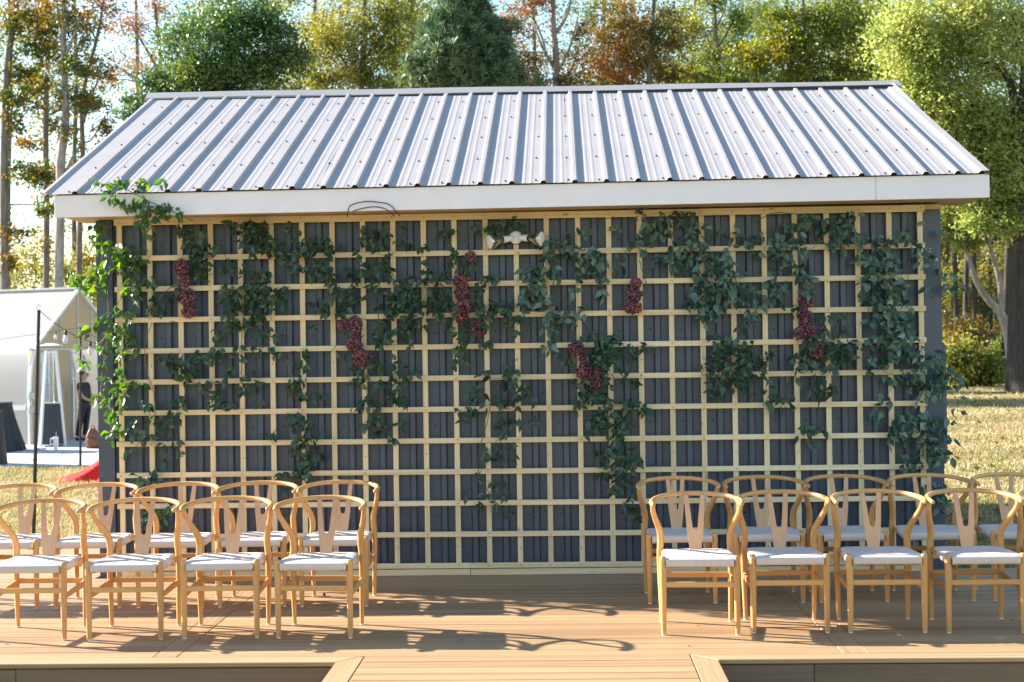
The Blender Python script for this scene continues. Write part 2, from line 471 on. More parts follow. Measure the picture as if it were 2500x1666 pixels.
# ------------------------------------------------------------------ deck: planks one by one
deck = tag(empty('deck'), kind='structure')
PITCH, PW, PT = 0.144, 0.1408, 0.025
_plank_cache = {}
def board_mesh(L, W, T, mat, key='x'):
    k = (round(L, 3), round(W, 3), round(T, 3), mat, key)
    if k not in _plank_cache:
        mb = MB()
        if key == 'x': mb.box(-L / 2, L / 2, -W / 2, W / 2, -T, 0)
        else: mb.box(-W / 2, W / 2, -L / 2, L / 2, -T, 0)
        _plank_cache[k] = mb.mesh('plank_mesh', M[mat], bevel=0.0035)
    return _plank_cache[k]
def plank(name, x0, x1, y, mat='deck', w=PW):
    o = link(name, board_mesh(x1 - x0, w, PT, mat), deck, ((x0 + x1) / 2, y, RNG.uniform(-0.0007, 0.0007)))
    return o
y = -2.757 + PITCH / 2
row = 0
while y < 1.78:
    if y < 0.16:
        if y < 0.04:
            plank('plank', 1.151, 4.796, y)
            plank('plank', -3.2, 1.0155, y); plank('plank', 4.9335, 8.3, y)
        else:
            plank('plank', -3.2, -0.21, y); plank('plank', 6.125, 8.3, y)
    else:
        plank('plank', -3.2, -0.21, y)
    y += PITCH
y = -2.757 - PITCH / 2
while y > -6.2:
    plank('plank', 2.196, 3.970, y); y -= PITCH
# seam boards between the plank runs, along y
for x0, x1 in ((1.017, 1.149), (4.798, 4.932)):
    link('seam_board', board_mesh(2.80, x1 - x0, PT, 'deck_y', 'y'), deck, ((x0 + x1) / 2, -2.757 + 1.40, 0.0004))
def mitre(name, pts, mat):
    mb = MB()
    mb.hexa([(p[0], p[1], -PT) for p in pts] + [(p[0], p[1], 0.0005) for p in pts])
    return mb.build(name, M[mat], deck, bevel=0.0035)
mitre('border_board', [(-3.2, -2.902), (2.052, -2.902), (2.188, -2.761), (-3.2, -2.761)], 'deck')
mitre('border_board', [(4.114, -2.902), (8.3, -2.902), (8.3, -2.761), (3.977, -2.761)], 'deck')
mitre('border_board', [(2.056, -6.2), (2.191, -6.2), (2.191, -2.763), (2.056, -2.903)], 'deck_y')
mitre('border_board', [(3.975, -6.2), (4.110, -6.2), (4.110, -2.903), (3.975, -2.763)], 'deck_y')
# skirt under the edge
def skirt(x0, x1, y0, y1, z0, z1):
    MB().box(x0, x1, y0, y1, z0, z1).build('skirt_board', M['fascia_deck'], deck, bevel=0.003)
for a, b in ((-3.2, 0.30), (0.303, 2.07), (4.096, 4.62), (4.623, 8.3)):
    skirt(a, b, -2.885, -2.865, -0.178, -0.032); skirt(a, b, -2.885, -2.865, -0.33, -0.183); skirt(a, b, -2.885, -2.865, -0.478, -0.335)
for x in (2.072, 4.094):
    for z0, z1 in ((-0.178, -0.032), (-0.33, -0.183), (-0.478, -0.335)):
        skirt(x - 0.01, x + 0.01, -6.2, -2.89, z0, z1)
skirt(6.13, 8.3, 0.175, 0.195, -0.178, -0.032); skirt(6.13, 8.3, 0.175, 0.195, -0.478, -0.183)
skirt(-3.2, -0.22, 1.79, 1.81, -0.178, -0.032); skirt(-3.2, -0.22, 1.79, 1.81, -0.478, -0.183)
fr = MB()
fr.box(-3.18, 8.28, -2.86, 0.05, -0.47, -0.032); fr.box(-3.18, -0.24, 0.052, 1.785, -0.47, -0.032); fr.box(6.14, 8.28, 0.052, 0.17, -0.47, -0.032)
fr.box(2.085, 4.081, -6.18, -2.862, -0.47, -0.032)
fr.build('joist_frame', M['dark'], deck)

# ------------------------------------------------------------------ shed
XL, XR, YW, YB = -0.186, 6.100, 0.062, 5.10
shed = thing('shed', 'dark grey metal shed with a white ribbed roof standing behind the trellis', 'shed', (2.96, YW, -0.45))
def spart(name, mb, mats, **k):
    o = mb.build(name, mats, None, **k)
    o.parent = shed; o.matrix_parent_inverse = Matrix.Translation((-2.96, -YW, 0.45))
    return o
def profile(x0, x1, ribs, rib_w, top_w, h, minor=0.004, mins=(0.39, 0.60)):
    """x,h pairs of a ribbed sheet"""
    pts = [(x0, 0.0)]
    for r in ribs:
        for dx, hh in ((-rib_w / 2, 0), (-top_w / 2, h), (top_w / 2, h), (rib_w / 2, 0)):
            pts.append((r + dx, hh))
        for f in mins:
            c = r + 0.2286 * f
            pts += [(c - 0.013, 0), (c - 0.006, minor), (c + 0.006, minor), (c + 0.013, 0)]
    pts.append((x1, 0.0))
    return [p for p in sorted(pts, key=lambda q: q[0]) if x0 - 1e-6 <= p[0] <= x1 + 1e-6]
ribx = [0.1250 + 0.2286 * k for k in range(-2, 28)]
edges = [XL + 0.02] + [0.1250 + 0.2286 * (4 * k) - 0.06 for k in range(1, 7)] + [XR - 0.02]
for i in range(len(edges) - 1):
    a, b = edges[i], edges[i + 1]
    pr = profile(a, b, [r for r in ribx if a < r < b], 0.058, 0.036, 0.028, mins=())
    rows = [[(x, YW - h - 0.0015 * (i % 2), z) for x, h in pr] for z in (-0.42, 2.70)]
    spart('wall_panel', MB().grid(rows), M['wall'])
ws = MB()
for r in ribx:
    for z in (2.48, 1.80, 1.12, 0.44):
        if XL + 0.15 < r - 0.052 < XR - 0.15:
            ws.lathe([(0.0075, 0), (0.0075, 0.002), (0.004, 0.003), (0.004, 0.007)], (r - 0.055 + RNG.uniform(-.008, .008), YW - 0.0012, z + RNG.uniform(-.01, .01)), 6, (0, -1, 0))
wso = spart('wall_screw', ws, M['screw']); wso['kind'] = 'stuff'
# structure behind the sheets, sides, rear
core = MB()
core.box(XL + 0.03, XR - 0.03, YW + 0.012, YB - 0.02, -0.44, 2.66)
spart('wall_frame', core, M['dark'])
for x0, x1, n in ((XL, XL + 0.025, 'side_wall'), (XR - 0.025, XR, 'side_wall')):
    s = MB()
    s.box(x0, x1, YW + 0.03, YB, -0.44, 2.66)
    s.add([(x, y, z) for x in (x0, x1) for (y, z) in ((0.05, 2.664), (5.09, 2.664), (2.57, 3.86))], [(0, 1, 2), (3, 5, 4), (0, 3, 4, 1), (1, 4, 5, 2), (2, 5, 3, 0)])
    spart(n, s, M['wall'])
spart('rear_wall', MB().box(XL + 0.03, XR - 0.03, YB - 0.018, YB + 0.008, -0.44, 2.66), M['wall'])
for x0, x1 in ((XL, XL + 0.122), (XR - 0.140, XR)):
    t = MB(); t.box(x0, x1, YW - 0.034, YW - 0.027, -0.42, 2.676)
    t.box(x0 if x0 < 0 else x1 - 0.006, x0 + 0.006 if x0 < 0 else x1, YW - 0.0268, YW + 0.09, -0.42, 2.676)
    spart('corner_trim', t, M['wall'])
# roof: bilinear sheet between the eave and the ridge line
def eave(x): return Vector((x, -0.345, 2.840 + 0.0048 * (x + 0.45)))
def ridge(x): return Vector((x, 2.57, 4.064 - 0.0046 * (x + 0.45)))
NRM = Vector((0, -0.386, 0.922))
def roofpt(x, t, h): return eave(x).lerp(ridge(x), t) + NRM * h
XA, XB = -0.46, 6.352
rr_ = [-0.212 + 0.22645 * k for k in range(0, 29)]
redges = [XA] + [rr_[4 * k] - 0.055 for k in range(1, 7)] + [XB]
for i in range(len(redges) - 1):
    a, b = redges[i], redges[i + 1]
    pr = profile(a, b, [r for r in rr_ if a < r < b], 0.050, 0.024, 0.019, 0.0013)
    if i == 0: pr = [(XA, -0.03), (XA + 0.004, 0.012), (XA + 0.03, 0.014), (XA + 0.05, 0.0)] + [p for p in pr if p[0] > XA + 0.06]
    if i == len(redges) - 2: pr = [p for p in pr if p[0] < XB - 0.09] + [(XB - 0.085, 0.0), (XB - 0.06, 0.018), (XB - 0.004, 0.018), (XB, -0.02)]
    wv = [0.0] + [RNG.uniform(-0.0016, 0.0016) for _ in range(9)] + [0.0]
    rows = [[roofpt(x, t / 10, h + (wv[t] if h < 0.02 else 0) + 0.0008 * (i % 2)) for x, h in pr] for t in range(11)]
    mb = MB().grid(rows)
    rows2 = [[p - NRM * 0.004 for p in r] for r in (rows[0], rows[-1])]
    spart('roof_panel', mb, M['roof'])
sc = MB()
for r in rr_:
    for t in (0.018, 0.22, 0.44, 0.66, 0.86, 0.965):
        if XA < r - 0.052 < XB:
            x = r - 0.052 + RNG.uniform(-0.006, 0.006); c = roofpt(x, t + RNG.uniform(-0.006, 0.006), 0.001)
            sc.lathe([(0.008, 0), (0.008, 0.003), (0.0055, 0.004), (0.0055, 0.010)], c, 6, NRM)
so = spart('roof_screw', sc, M['screw']); so['kind'] = 'stuff'
cap = MB()
for s in (0, 1):
    pass
xs = [XA - 0.05 + (XB + 0.06 - XA + 0.05) * k / 20 for k in range(21)]
rows = []
for dy, dz in ((-0.125, -0.045), (-0.122, -0.020), (-0.112, -0.018), (-0.02, 0.046), (0.0, 0.050), (0.02, 0.046), (0.150, -0.010), (0.16, -0.012), (0.165, -0.04)):
    rows.append([ridge(x) + Vector((0, dy, dz - 0.010 + 0.003 * math.sin(x * 3.1))) for x in xs])
spart('ridge_cap', cap.grid(rows), M['roof'])
spart('cap_shade_strip', MB().box(XA + 0.02, XB - 0.02, 2.43, 2.45, 3.985, 4.012), M['screw'])  # dark strip drawn in as the shade under the ridge cap
def back(x, t, h): return ridge(x).lerp(Vector((x, 5.485, 2.86)), t) + Vector((0, 0.386, 0.922)) * h
spart('rear_roof_sheet', MB().grid([[back(x, t, h) for x, h in profile(XA, XB, rr_, 0.060, 0.026, 0.024)] for t in (0.0, 1.0)]), M['roof'])
deckng = MB()
rows_t = [[roofpt(x, t, -0.02) for x in (XA + 0.09, XB - 0.01)] for t in (0.01, 0.99)]
deckng.grid(rows_t); deckng.grid([[p - Vector((0, 0, 0.06)) for p in r] for r in rows_t])
spart('roof_decking', deckng, M['soffit'])
# fascia in two lengths, soffit, rake boards
def ftop(x): return eave(x).z - 0.006
def fbot(x): return 2.674 + 0.0039 * (x + 0.37)
FX0, FX1, FJ = -0.372, 6.356, 5.555
for a, b in ((FX0, FJ - 0.0015), (FJ + 0.0015, FX1)):
    mb = MB()
    mb.hexa([(a, -0.322, fbot(a)), (b, -0.322, fbot(b)), (b, -0.300, fbot(b)), (a, -0.300, fbot(a)), (a, -0.322, ftop(a)), (b, -0.322, ftop(b)), (b, -0.300, ftop(b)), (a, -0.300, ftop(a))])
    spart('fascia_board', mb, M['trim'], bevel=0.002)
for x0, x1 in ((FX0, FX0 + 0.02), (FX1 - 0.02, FX1)):
    rk = MB()
    rk.hexa([(x0, -0.298, fbot(x0)), (x1, -0.298, fbot(x0)), (x1, 2.57, fbot(x0) + 1.20), (x0, 2.57, fbot(x0) + 1.20), (x0, -0.298, ftop(x0)), (x1, -0.298, ftop(x0)), (x1, 2.57, ftop(x0) + 1.20), (x0, 2.57, ftop(x0) + 1.20)])
    rk.hexa([(x0, 2.572, fbot(x0) + 1.20), (x1, 2.572, fbot(x0) + 1.20), (x1, 5.42, fbot(x0)), (x0, 5.42, fbot(x0)), (x0, 2.572, ftop(x0) + 1.20), (x1, 2.572, ftop(x0) + 1.20), (x1, 5.42, ftop(x0)), (x0, 5.42, ftop(x0))])
    spart('rake_board', rk, M['trim'])
sf = MB()
sf.hexa([(FX0 + 0.022, -0.298, 2.682), (FX1 - 0.022, -0.298, 2.707), (FX1 - 0.022, 0.30, 2.707), (FX0 + 0.022, 0.30, 2.682), (FX0 + 0.022, -0.298, 2.694), (FX1 - 0.022, -0.298, 2.719), (FX1 - 0.022, 0.30, 2.719), (FX0 + 0.022, 0.30, 2.694)])
spart('soffit', sf, M['soffit'])
fz = MB(); fz.box(XR - 0.28, XR + 0.002, -0.006, 0.018, 2.655, 2.690)
spart('frieze_block', fz, M['soffit'])
eb = thing('electrical_box', 'slim grey electrical box mounted on the right side wall of the shed', 'electrical box', (6.165, 0.46, 0.75))
MB().box(-0.063, 0.055, -0.05, 0.34, 0, 0.92).build('enclosure', M['wall'], eb, bevel=0.006)
MB().box(0.0565, 0.066, -0.04, 0.33, 0.012, 0.908).build('door', M['wall'], eb, bevel=0.003)
MB().box(-0.02, 0.03, -0.062, -0.0515, 0.22, 0.30).build('latch', M['screw'], eb, bevel=0.003)

# ------------------------------------------------------------------ trellis: slat by slat
trellis = thing('trellis', 'grid trellis of pale treated pine slats fixed to the dark shed wall', 'trellis')
PX = 0.2286
def rowz(k): return 2.621 - 0.2317 * k
SW = 0.0385
vm = MB().box(-SW / 2, SW / 2, 0.0, 0.018, 0.05, 2.67).mesh('slat_mesh', M['pine'], bevel=0.0015)
vcut = MB().box(-SW / 2, SW / 2, 0.0, 0.018, 0.05, 2.445).mesh('slat_mesh', M['pine'], bevel=0.0015)
for k in range(27):
    link('slat', vcut if k == 13 else vm, trellis, (k * PX + RNG.uniform(-0.002, 0.002), RNG.uniform(0.0, 0.0008), 0), (0, RNG.uniform(-0.0008, 0.0008), 0))
screws = MB()
for r in range(12):
    z = rowz(r) + (0.040 if r == 0 else 0)
    x0 = -0.036 if r != 1 else 0.085
    x1 = 26 * PX + 0.030
    h = 0.0385 if r else 0.050
    cuts = {0: [4.33], 11: [2.6, 5.1]}.get(r, [RNG.choice([3, 5, 6, 8]) * PX, RNG.choice([14, 16, 17, 19, 20]) * PX])
    xs = [x0] + cuts + [x1]
    for a, b in zip(xs[:-1], xs[1:]):
        o = MB().box(-(b - a) / 2 + 0.0006, (b - a) / 2 - 0.0006, -0.0185, -0.0006, -h / 2, h / 2).build('slat', M['pine_x'], trellis, bevel=0.0015,
            loc=((a + b) / 2, RNG.uniform(-0.0006, 0), z + RNG.uniform(-0.001, 0.001)))
        o.rotation_euler = (0, RNG.uniform(-0.0005, 0.0005), 0)
    for k in range(27):
        if k * PX < x0: continue
        if (k + r) % 2 == 0 or r in (0, 11):
            screws.lathe([(0.0042, 0), (0.0042, 0.0012)], (k * PX + RNG.uniform(-0.006, 0.006), -0.0188, z + RNG.uniform(-0.006, 0.006)), 6, (0, -1, 0))
        if r % 3 == 1 and (k + r) % 2:
            screws.lathe([(0.0042, 0), (0.0042, 0.0012)], (k * PX + RNG.uniform(-0.004, 0.004), -0.0002, z - 0.105 + RNG.uniform(-0.01, 0.01)), 6, (0, -1, 0))
s_ = screws.build('screw', M['screw'], trellis); s_['kind'] = 'stuff'
for a, b in ((-0.05, 2.60), (2.604, 5.99)):
    MB().box(a, b, -0.022, 0.03, 0.001, 0.046).build('base_board', M['pine_x'], trellis, bevel=0.002)

# ------------------------------------------------------------------ twin flood light
fl = thing('flood_light', 'white twin-head flood light fixed near the top of the trellis', 'lamp', (2.972, -0.002, 2.497))
MB().lathe([(0.050, 0), (0.050, 0.010), (0.044, 0.018), (0.02, 0.022)], (0, 0, 0), 24, (0, -1, 0)).build('mounting_plate', M['plastic_white'], fl, smooth=True, auto=40)
for s, face in ((-1, (-0.185, -0.115, -0.036)), (1, (0.185, -0.118, -0.022))):
    d = Vector((s * 0.86, -0.46, -0.16 if s < 0 else -0.10)).normalized()
    f = Vector(face)
    h0 = f - d * 0.125
    arm = MB().tube([(s * 0.016, -0.018, 0.004), (s * 0.03, -0.042, 0.004), h0 - d * 0.035], 0.010, 8)
    arm.build('arm', M['plastic_white'], fl, smooth=True, auto=40)
    hd = MB().lathe([(0.014, -0.055), (0.021, -0.050), (0.026, 0.0), (0.027, 0.018), (0.022, 0.02)], h0, 16, d)
    hd.build('lamp_holder', M['plastic_white'], fl, smooth=True, auto=40)
    MB().lathe([(0.023, 0.0), (0.023, 0.012)], h0 + d * 0.019, 16, d).build('gasket', M['black_metal'], fl)
    bulb = MB().lathe([(0.021, 0.0), (0.026, 0.02), (0.045, 0.058), (0.058, 0.088), (0.060, 0.098), (0.058, 0.102)], h0 + d * 0.032, 24, d).build('bulb', M['chrome'], fl, smooth=True, auto=50)
    MB().lathe([(0.055, 0.0), (0.048, 0.006), (0.03, 0.011), (0.012, 0.013)], h0 + d * 0.133, 24, d).build('lens', M['lens'], bulb, smooth=True, auto=60)

# ------------------------------------------------------------------ chairs
def make_chair():
    root = empty('armchair')
    legs = []
    for s in (-1, 1):
        mb = MB().tube([(s * 0.213, -0.203, z) for z in (0.007, 0.06, 0.18, 0.32, 0.43, 0.452, 0.458)], [0.0145, 0.0160, 0.0180, 0.0200, 0.0206, 0.0188, 0.012], 12)
        legs.append(mb.build('leg', M['oak'], root, smooth=True, auto=50))
    for s in (-1, 1):
        P = [(s * 0.208, 0.204, 0.007), (s * 0.211, 0.203, 0.15), (s * 0.214, 0.202, 0.30), (s * 0.214, 0.202, 0.42), (s * 0.209, 0.198, 0.49), (s * 0.214, 0.172, 0.555), (s * 0.238, 0.108, 0.625), (s * 0.256, 0.045, 0.685), (s * 0.262, 0.012, 0.735)]
        R = [(0.0125,), (0.0155,), (0.018,), (0.0195,), (0.0205,), (0.0200,), (0.0180,), (0.0155,), (0.0135,)]
        pts = spline(P, 26); rs = [float(r[0]) for r in spline(R, 26)]
        legs.append(MB().tube(pts, rs, 12).build('leg', M['oak'], root, smooth=True, auto=50))
    for l, (x, y) in zip(legs, ((-0.213, -0.203), (0.213, -0.203), (-0.208, 0.204), (0.208, 0.204))):
        MB().lathe([(0.0118, 0.0), (0.0118, 0.0068)], (x, y, 0.0005), 12).build('glide', M['foot'], l)
    half = [(0.2575, -0.062, 0.738), (0.2655, -0.01, 0.744), (0.262, 0.05, 0.750), (0.238, 0.125, 0.758), (0.188, 0.195, 0.766), (0.105, 0.243, 0.772), (0.0, 0.258, 0.774)]
    P = [(-x, y, z) for x, y, z in half] + half[-2::-1]
    R = [(0.0120,), (0.0165,), (0.0160,), (0.0150,), (0.0142,), (0.0150,), (0.0158,)]
    R = R + R[-2::-1]
    pts = spline(P, 44); rs = [float(r[0]) for r in spline(R, 44)]
    e0 = Vector(pts[0]); d0 = (e0 - Vector(pts[1])).normalized(); e1 = Vector(pts[-1]); d1 = (e1 - Vector(pts[-2])).normalized()
    pts = [e0 + d0 * 0.006] + [Vector(p) for p in pts] + [e1 + d1 * 0.006]; rs = [0.007] + rs + [0.007]
    MB().tube(pts, rs, 12).build('arm_rail', M['oak_x'], root, smooth=True, auto=60)
    # Y-shaped splat
    rows = []
    ts = [0, 0.12, 0.24, 0.34, 0.375, 0.42, 0.5, 0.6, 0.7, 0.8, 0.9, 1.0]
    bm = bmesh.new(); prev = None
    for t in ts:
        xo = 0.035 + 0.014 * min(1, t / 0.36) if t < 0.36 else 0.049 + 0.014 * ((t - 0.36) / 0.64) ** 0.9
        if t < 0.36: xi = 0.0075
        else: xi = 0.0075 + 0.0085 * min(1.0, (t - 0.36) / 0.06) ** 0.6 + 0.0205 * max(0, (t - 0.42) / 0.58)
        z = 0.443 + 0.322 * t
        y = 0.170 + 0.070 * t + 0.018 * math.sin(math.pi * t) * -0.3
        cur = [bm.verts.new((x, y, z)) for x in (-xo, -xi, xi, xo)]
        if prev:
            bm.faces.new((prev[0], prev[1], cur[1], cur[0])); bm.faces.new((prev[2], prev[3], cur[3], cur[2]))
            if t <= 0.375: bm.faces.new((prev[1], prev[2], cur[2], cur[1]))
        prev = cur
    bmesh.ops.recalc_face_normals(bm, faces=bm.faces)
    bmesh.ops.solidify(bm, geom=bm.faces[:], thickness=0.010)
    me = bpy.data.meshes.new('splat'); bm.to_mesh(me); bm.free(); me.materials.append(M['splat'])
    link('splat', me, root)
    # woven seat
    n = 24
    top = []
    for j in range(n + 1):
        v = j / n; r = []
        for i in range(n + 1):
            u = i / n
            hw = 0.226 - 0.034 * v
            if v < 0.09: hw = 0.195
            elif v < 0.16: hw = 0.195 + (hw - 0.195) * (v - 0.09) / 0.07
            if v > 0.94: hw = 0.176
            a = 2 * u - 1; b = 2 * v - 1
            ed = max(abs(a), abs(b))
            z = 0.449 - 0.011 * (1 - ed ** 2) - 0.006 * max(0, (ed - 0.86) / 0.14) ** 2
            z -= 0.0042 * max(0, 1 - abs(abs(a) - abs(b)) / 0.07)
            r.append((a * hw, -0.224 + 0.420 * v, z))
        top.append(r)
    mb = MB()
    def sect(i, j):
        a = abs((i + 0.5) / n * 2 - 1); b = abs((j + 0.5) / n * 2 - 1)
        return 0 if b >= a else 1
    vs = [p for r in top for p in r]
    for j in range(n):
        for i in range(n):
            mb.add([top[j][i], top[j][i + 1], top[j + 1][i + 1], top[j + 1][i]], [(0, 1, 2, 3)], sect(i, j))
    def edge(line, out, mi):
        prof = [(0.0, 0.0), (0.006, -0.007), (0.009, -0.022), (0.006, -0.038), (0.0, -0.045), (-0.03, -0.046)]
        rows = [[(p[0] + out[0] * o, p[1] + out[1] * o, p[2] + d) for p in line] for o, d in prof]
        mb.grid(rows, mi)
    edge(top[0], (0, -1), 0); edge(top[-1], (0, 1), 0)
    edge([r[0] for r in top], (-1, 0), 1); edge([r[-1] for r in top], (1, 0), 1)
    me = mb.mesh('seat', [M['cord_x'], M['cord_y']])
    bm = bmesh.new(); bm.from_mesh(me); bmesh.ops.remove_doubles(bm, verts=bm.verts, dist=0.0003); bmesh.ops.recalc_face_normals(bm, faces=bm.faces); bm.to_mesh(me); bm.free()
    me.polygons.foreach_set('use_smooth', [True] * len(me.polygons))
    link('seat', me, root)
    MB().bar((-0.2, -0.203, 0.292), (0.2, -0.203, 0.292), 0.015, 0.032).build('stretcher', M['oak_x'], root, bevel=0.004)
    MB().bar((-0.2, 0.203, 0.285), (0.2, 0.203, 0.285), 0.015, 0.032).build('stretcher', M['oak_x'], root, bevel=0.004)
    for s in (-1, 1):
        b = MB()
        x = s * 0.212
        b.hexa([(x - 0.008, -0.190, 0.238), (x + 0.008, -0.190, 0.238), (x + 0.008, 0.190, 0.252), (x - 0.008, 0.190, 0.252), (x - 0.008, -0.190, 0.264), (x + 0.008, -0.190, 0.264), (x + 0.008, 0.190, 0.292), (x - 0.008, 0.190, 0.292)])
        b.build('stretcher', M['oak_x'], root, bevel=0.003)
        MB().bar((x * 0.985, -0.19, 0.425), (x * 0.93, 0.19, 0.425), 0.02, 0.022).build('seat_rail', M['oak_x'], root)
    return root

def copy_tree(o, parent=None):
    c = o.copy(); COL.objects.link(c); c.parent = parent
    for ch in list(o.children): copy_tree(ch, c)
    return c
CHAIRS = [
    (0.135, -2.068, 'front', 'left', 'fourth from aisle, cut by the picture edge'),
    (0.712, -2.060, 'front', 'left', 'third from the aisle'),
    (1.268, -2.040, 'front', 'left', 'second from the aisle'),
    (1.838, -2.062, 'front', 'left', 'at the aisle end'),
    (4.088, -2.045, 'front', 'right', 'at the aisle end'),
    (4.606, -2.008, 'front', 'right', 'second from the aisle'),
    (5.166, -2.022, 'front', 'right', 'third from the aisle'),
    (5.722, -2.045, 'front', 'right', 'fourth from the aisle'),
    (6.262, -2.035, 'front', 'right', 'fifth from aisle, only its left arm shows'),
    (-0.975, -1.035, 'back', 'left', 'sixth from aisle, only a leg shows'),
    (-0.412, -1.033, 'back', 'left', 'fifth from aisle, before the straw grass'),
    (0.146, -1.036, 'back', 'left', 'fourth from aisle, before the shed corner'),
    (0.702, -1.045, 'back', 'left', 'third from the aisle'),
    (1.238, -1.040, 'back', 'left', 'second from the aisle'),
    (1.786, -1.045, 'back', 'left', 'at the aisle end'),
    (4.062, -1.035, 'back', 'right', 'at the aisle end'),
    (4.634, -1.030, 'back', 'right', 'second from the aisle'),
    (5.172, -1.025, 'back', 'right', 'third from the aisle'),
    (5.730, -1.020, 'back', 'right', 'fourth from aisle, before the leafy shed corner'),
    (6.285, -1.022, 'back', 'right', 'fifth from aisle, before the lawn'),
]
ROT = [0.02, 0.0, 0.03, -0.035, -0.03, 0.0, -0.01, 0.0, 0.0, 0, 0.01, 0.0, -0.02, 0.015, -0.01, 0.01, -0.02, 0.01, 0.0, 0.02]
proto = make_chair()
for i, (x, y, r, side, tail) in enumerate(CHAIRS):
    o = proto if i == 0 else copy_tree(proto)
    o.location = (x, y, 0.0); o.rotation_euler = (0, 0, ROT[i])
    tag(o, 'wooden chair, %s row, %s block, %s' % (r, side, tail), 'chair', 'wooden chairs set out in rows on the deck')
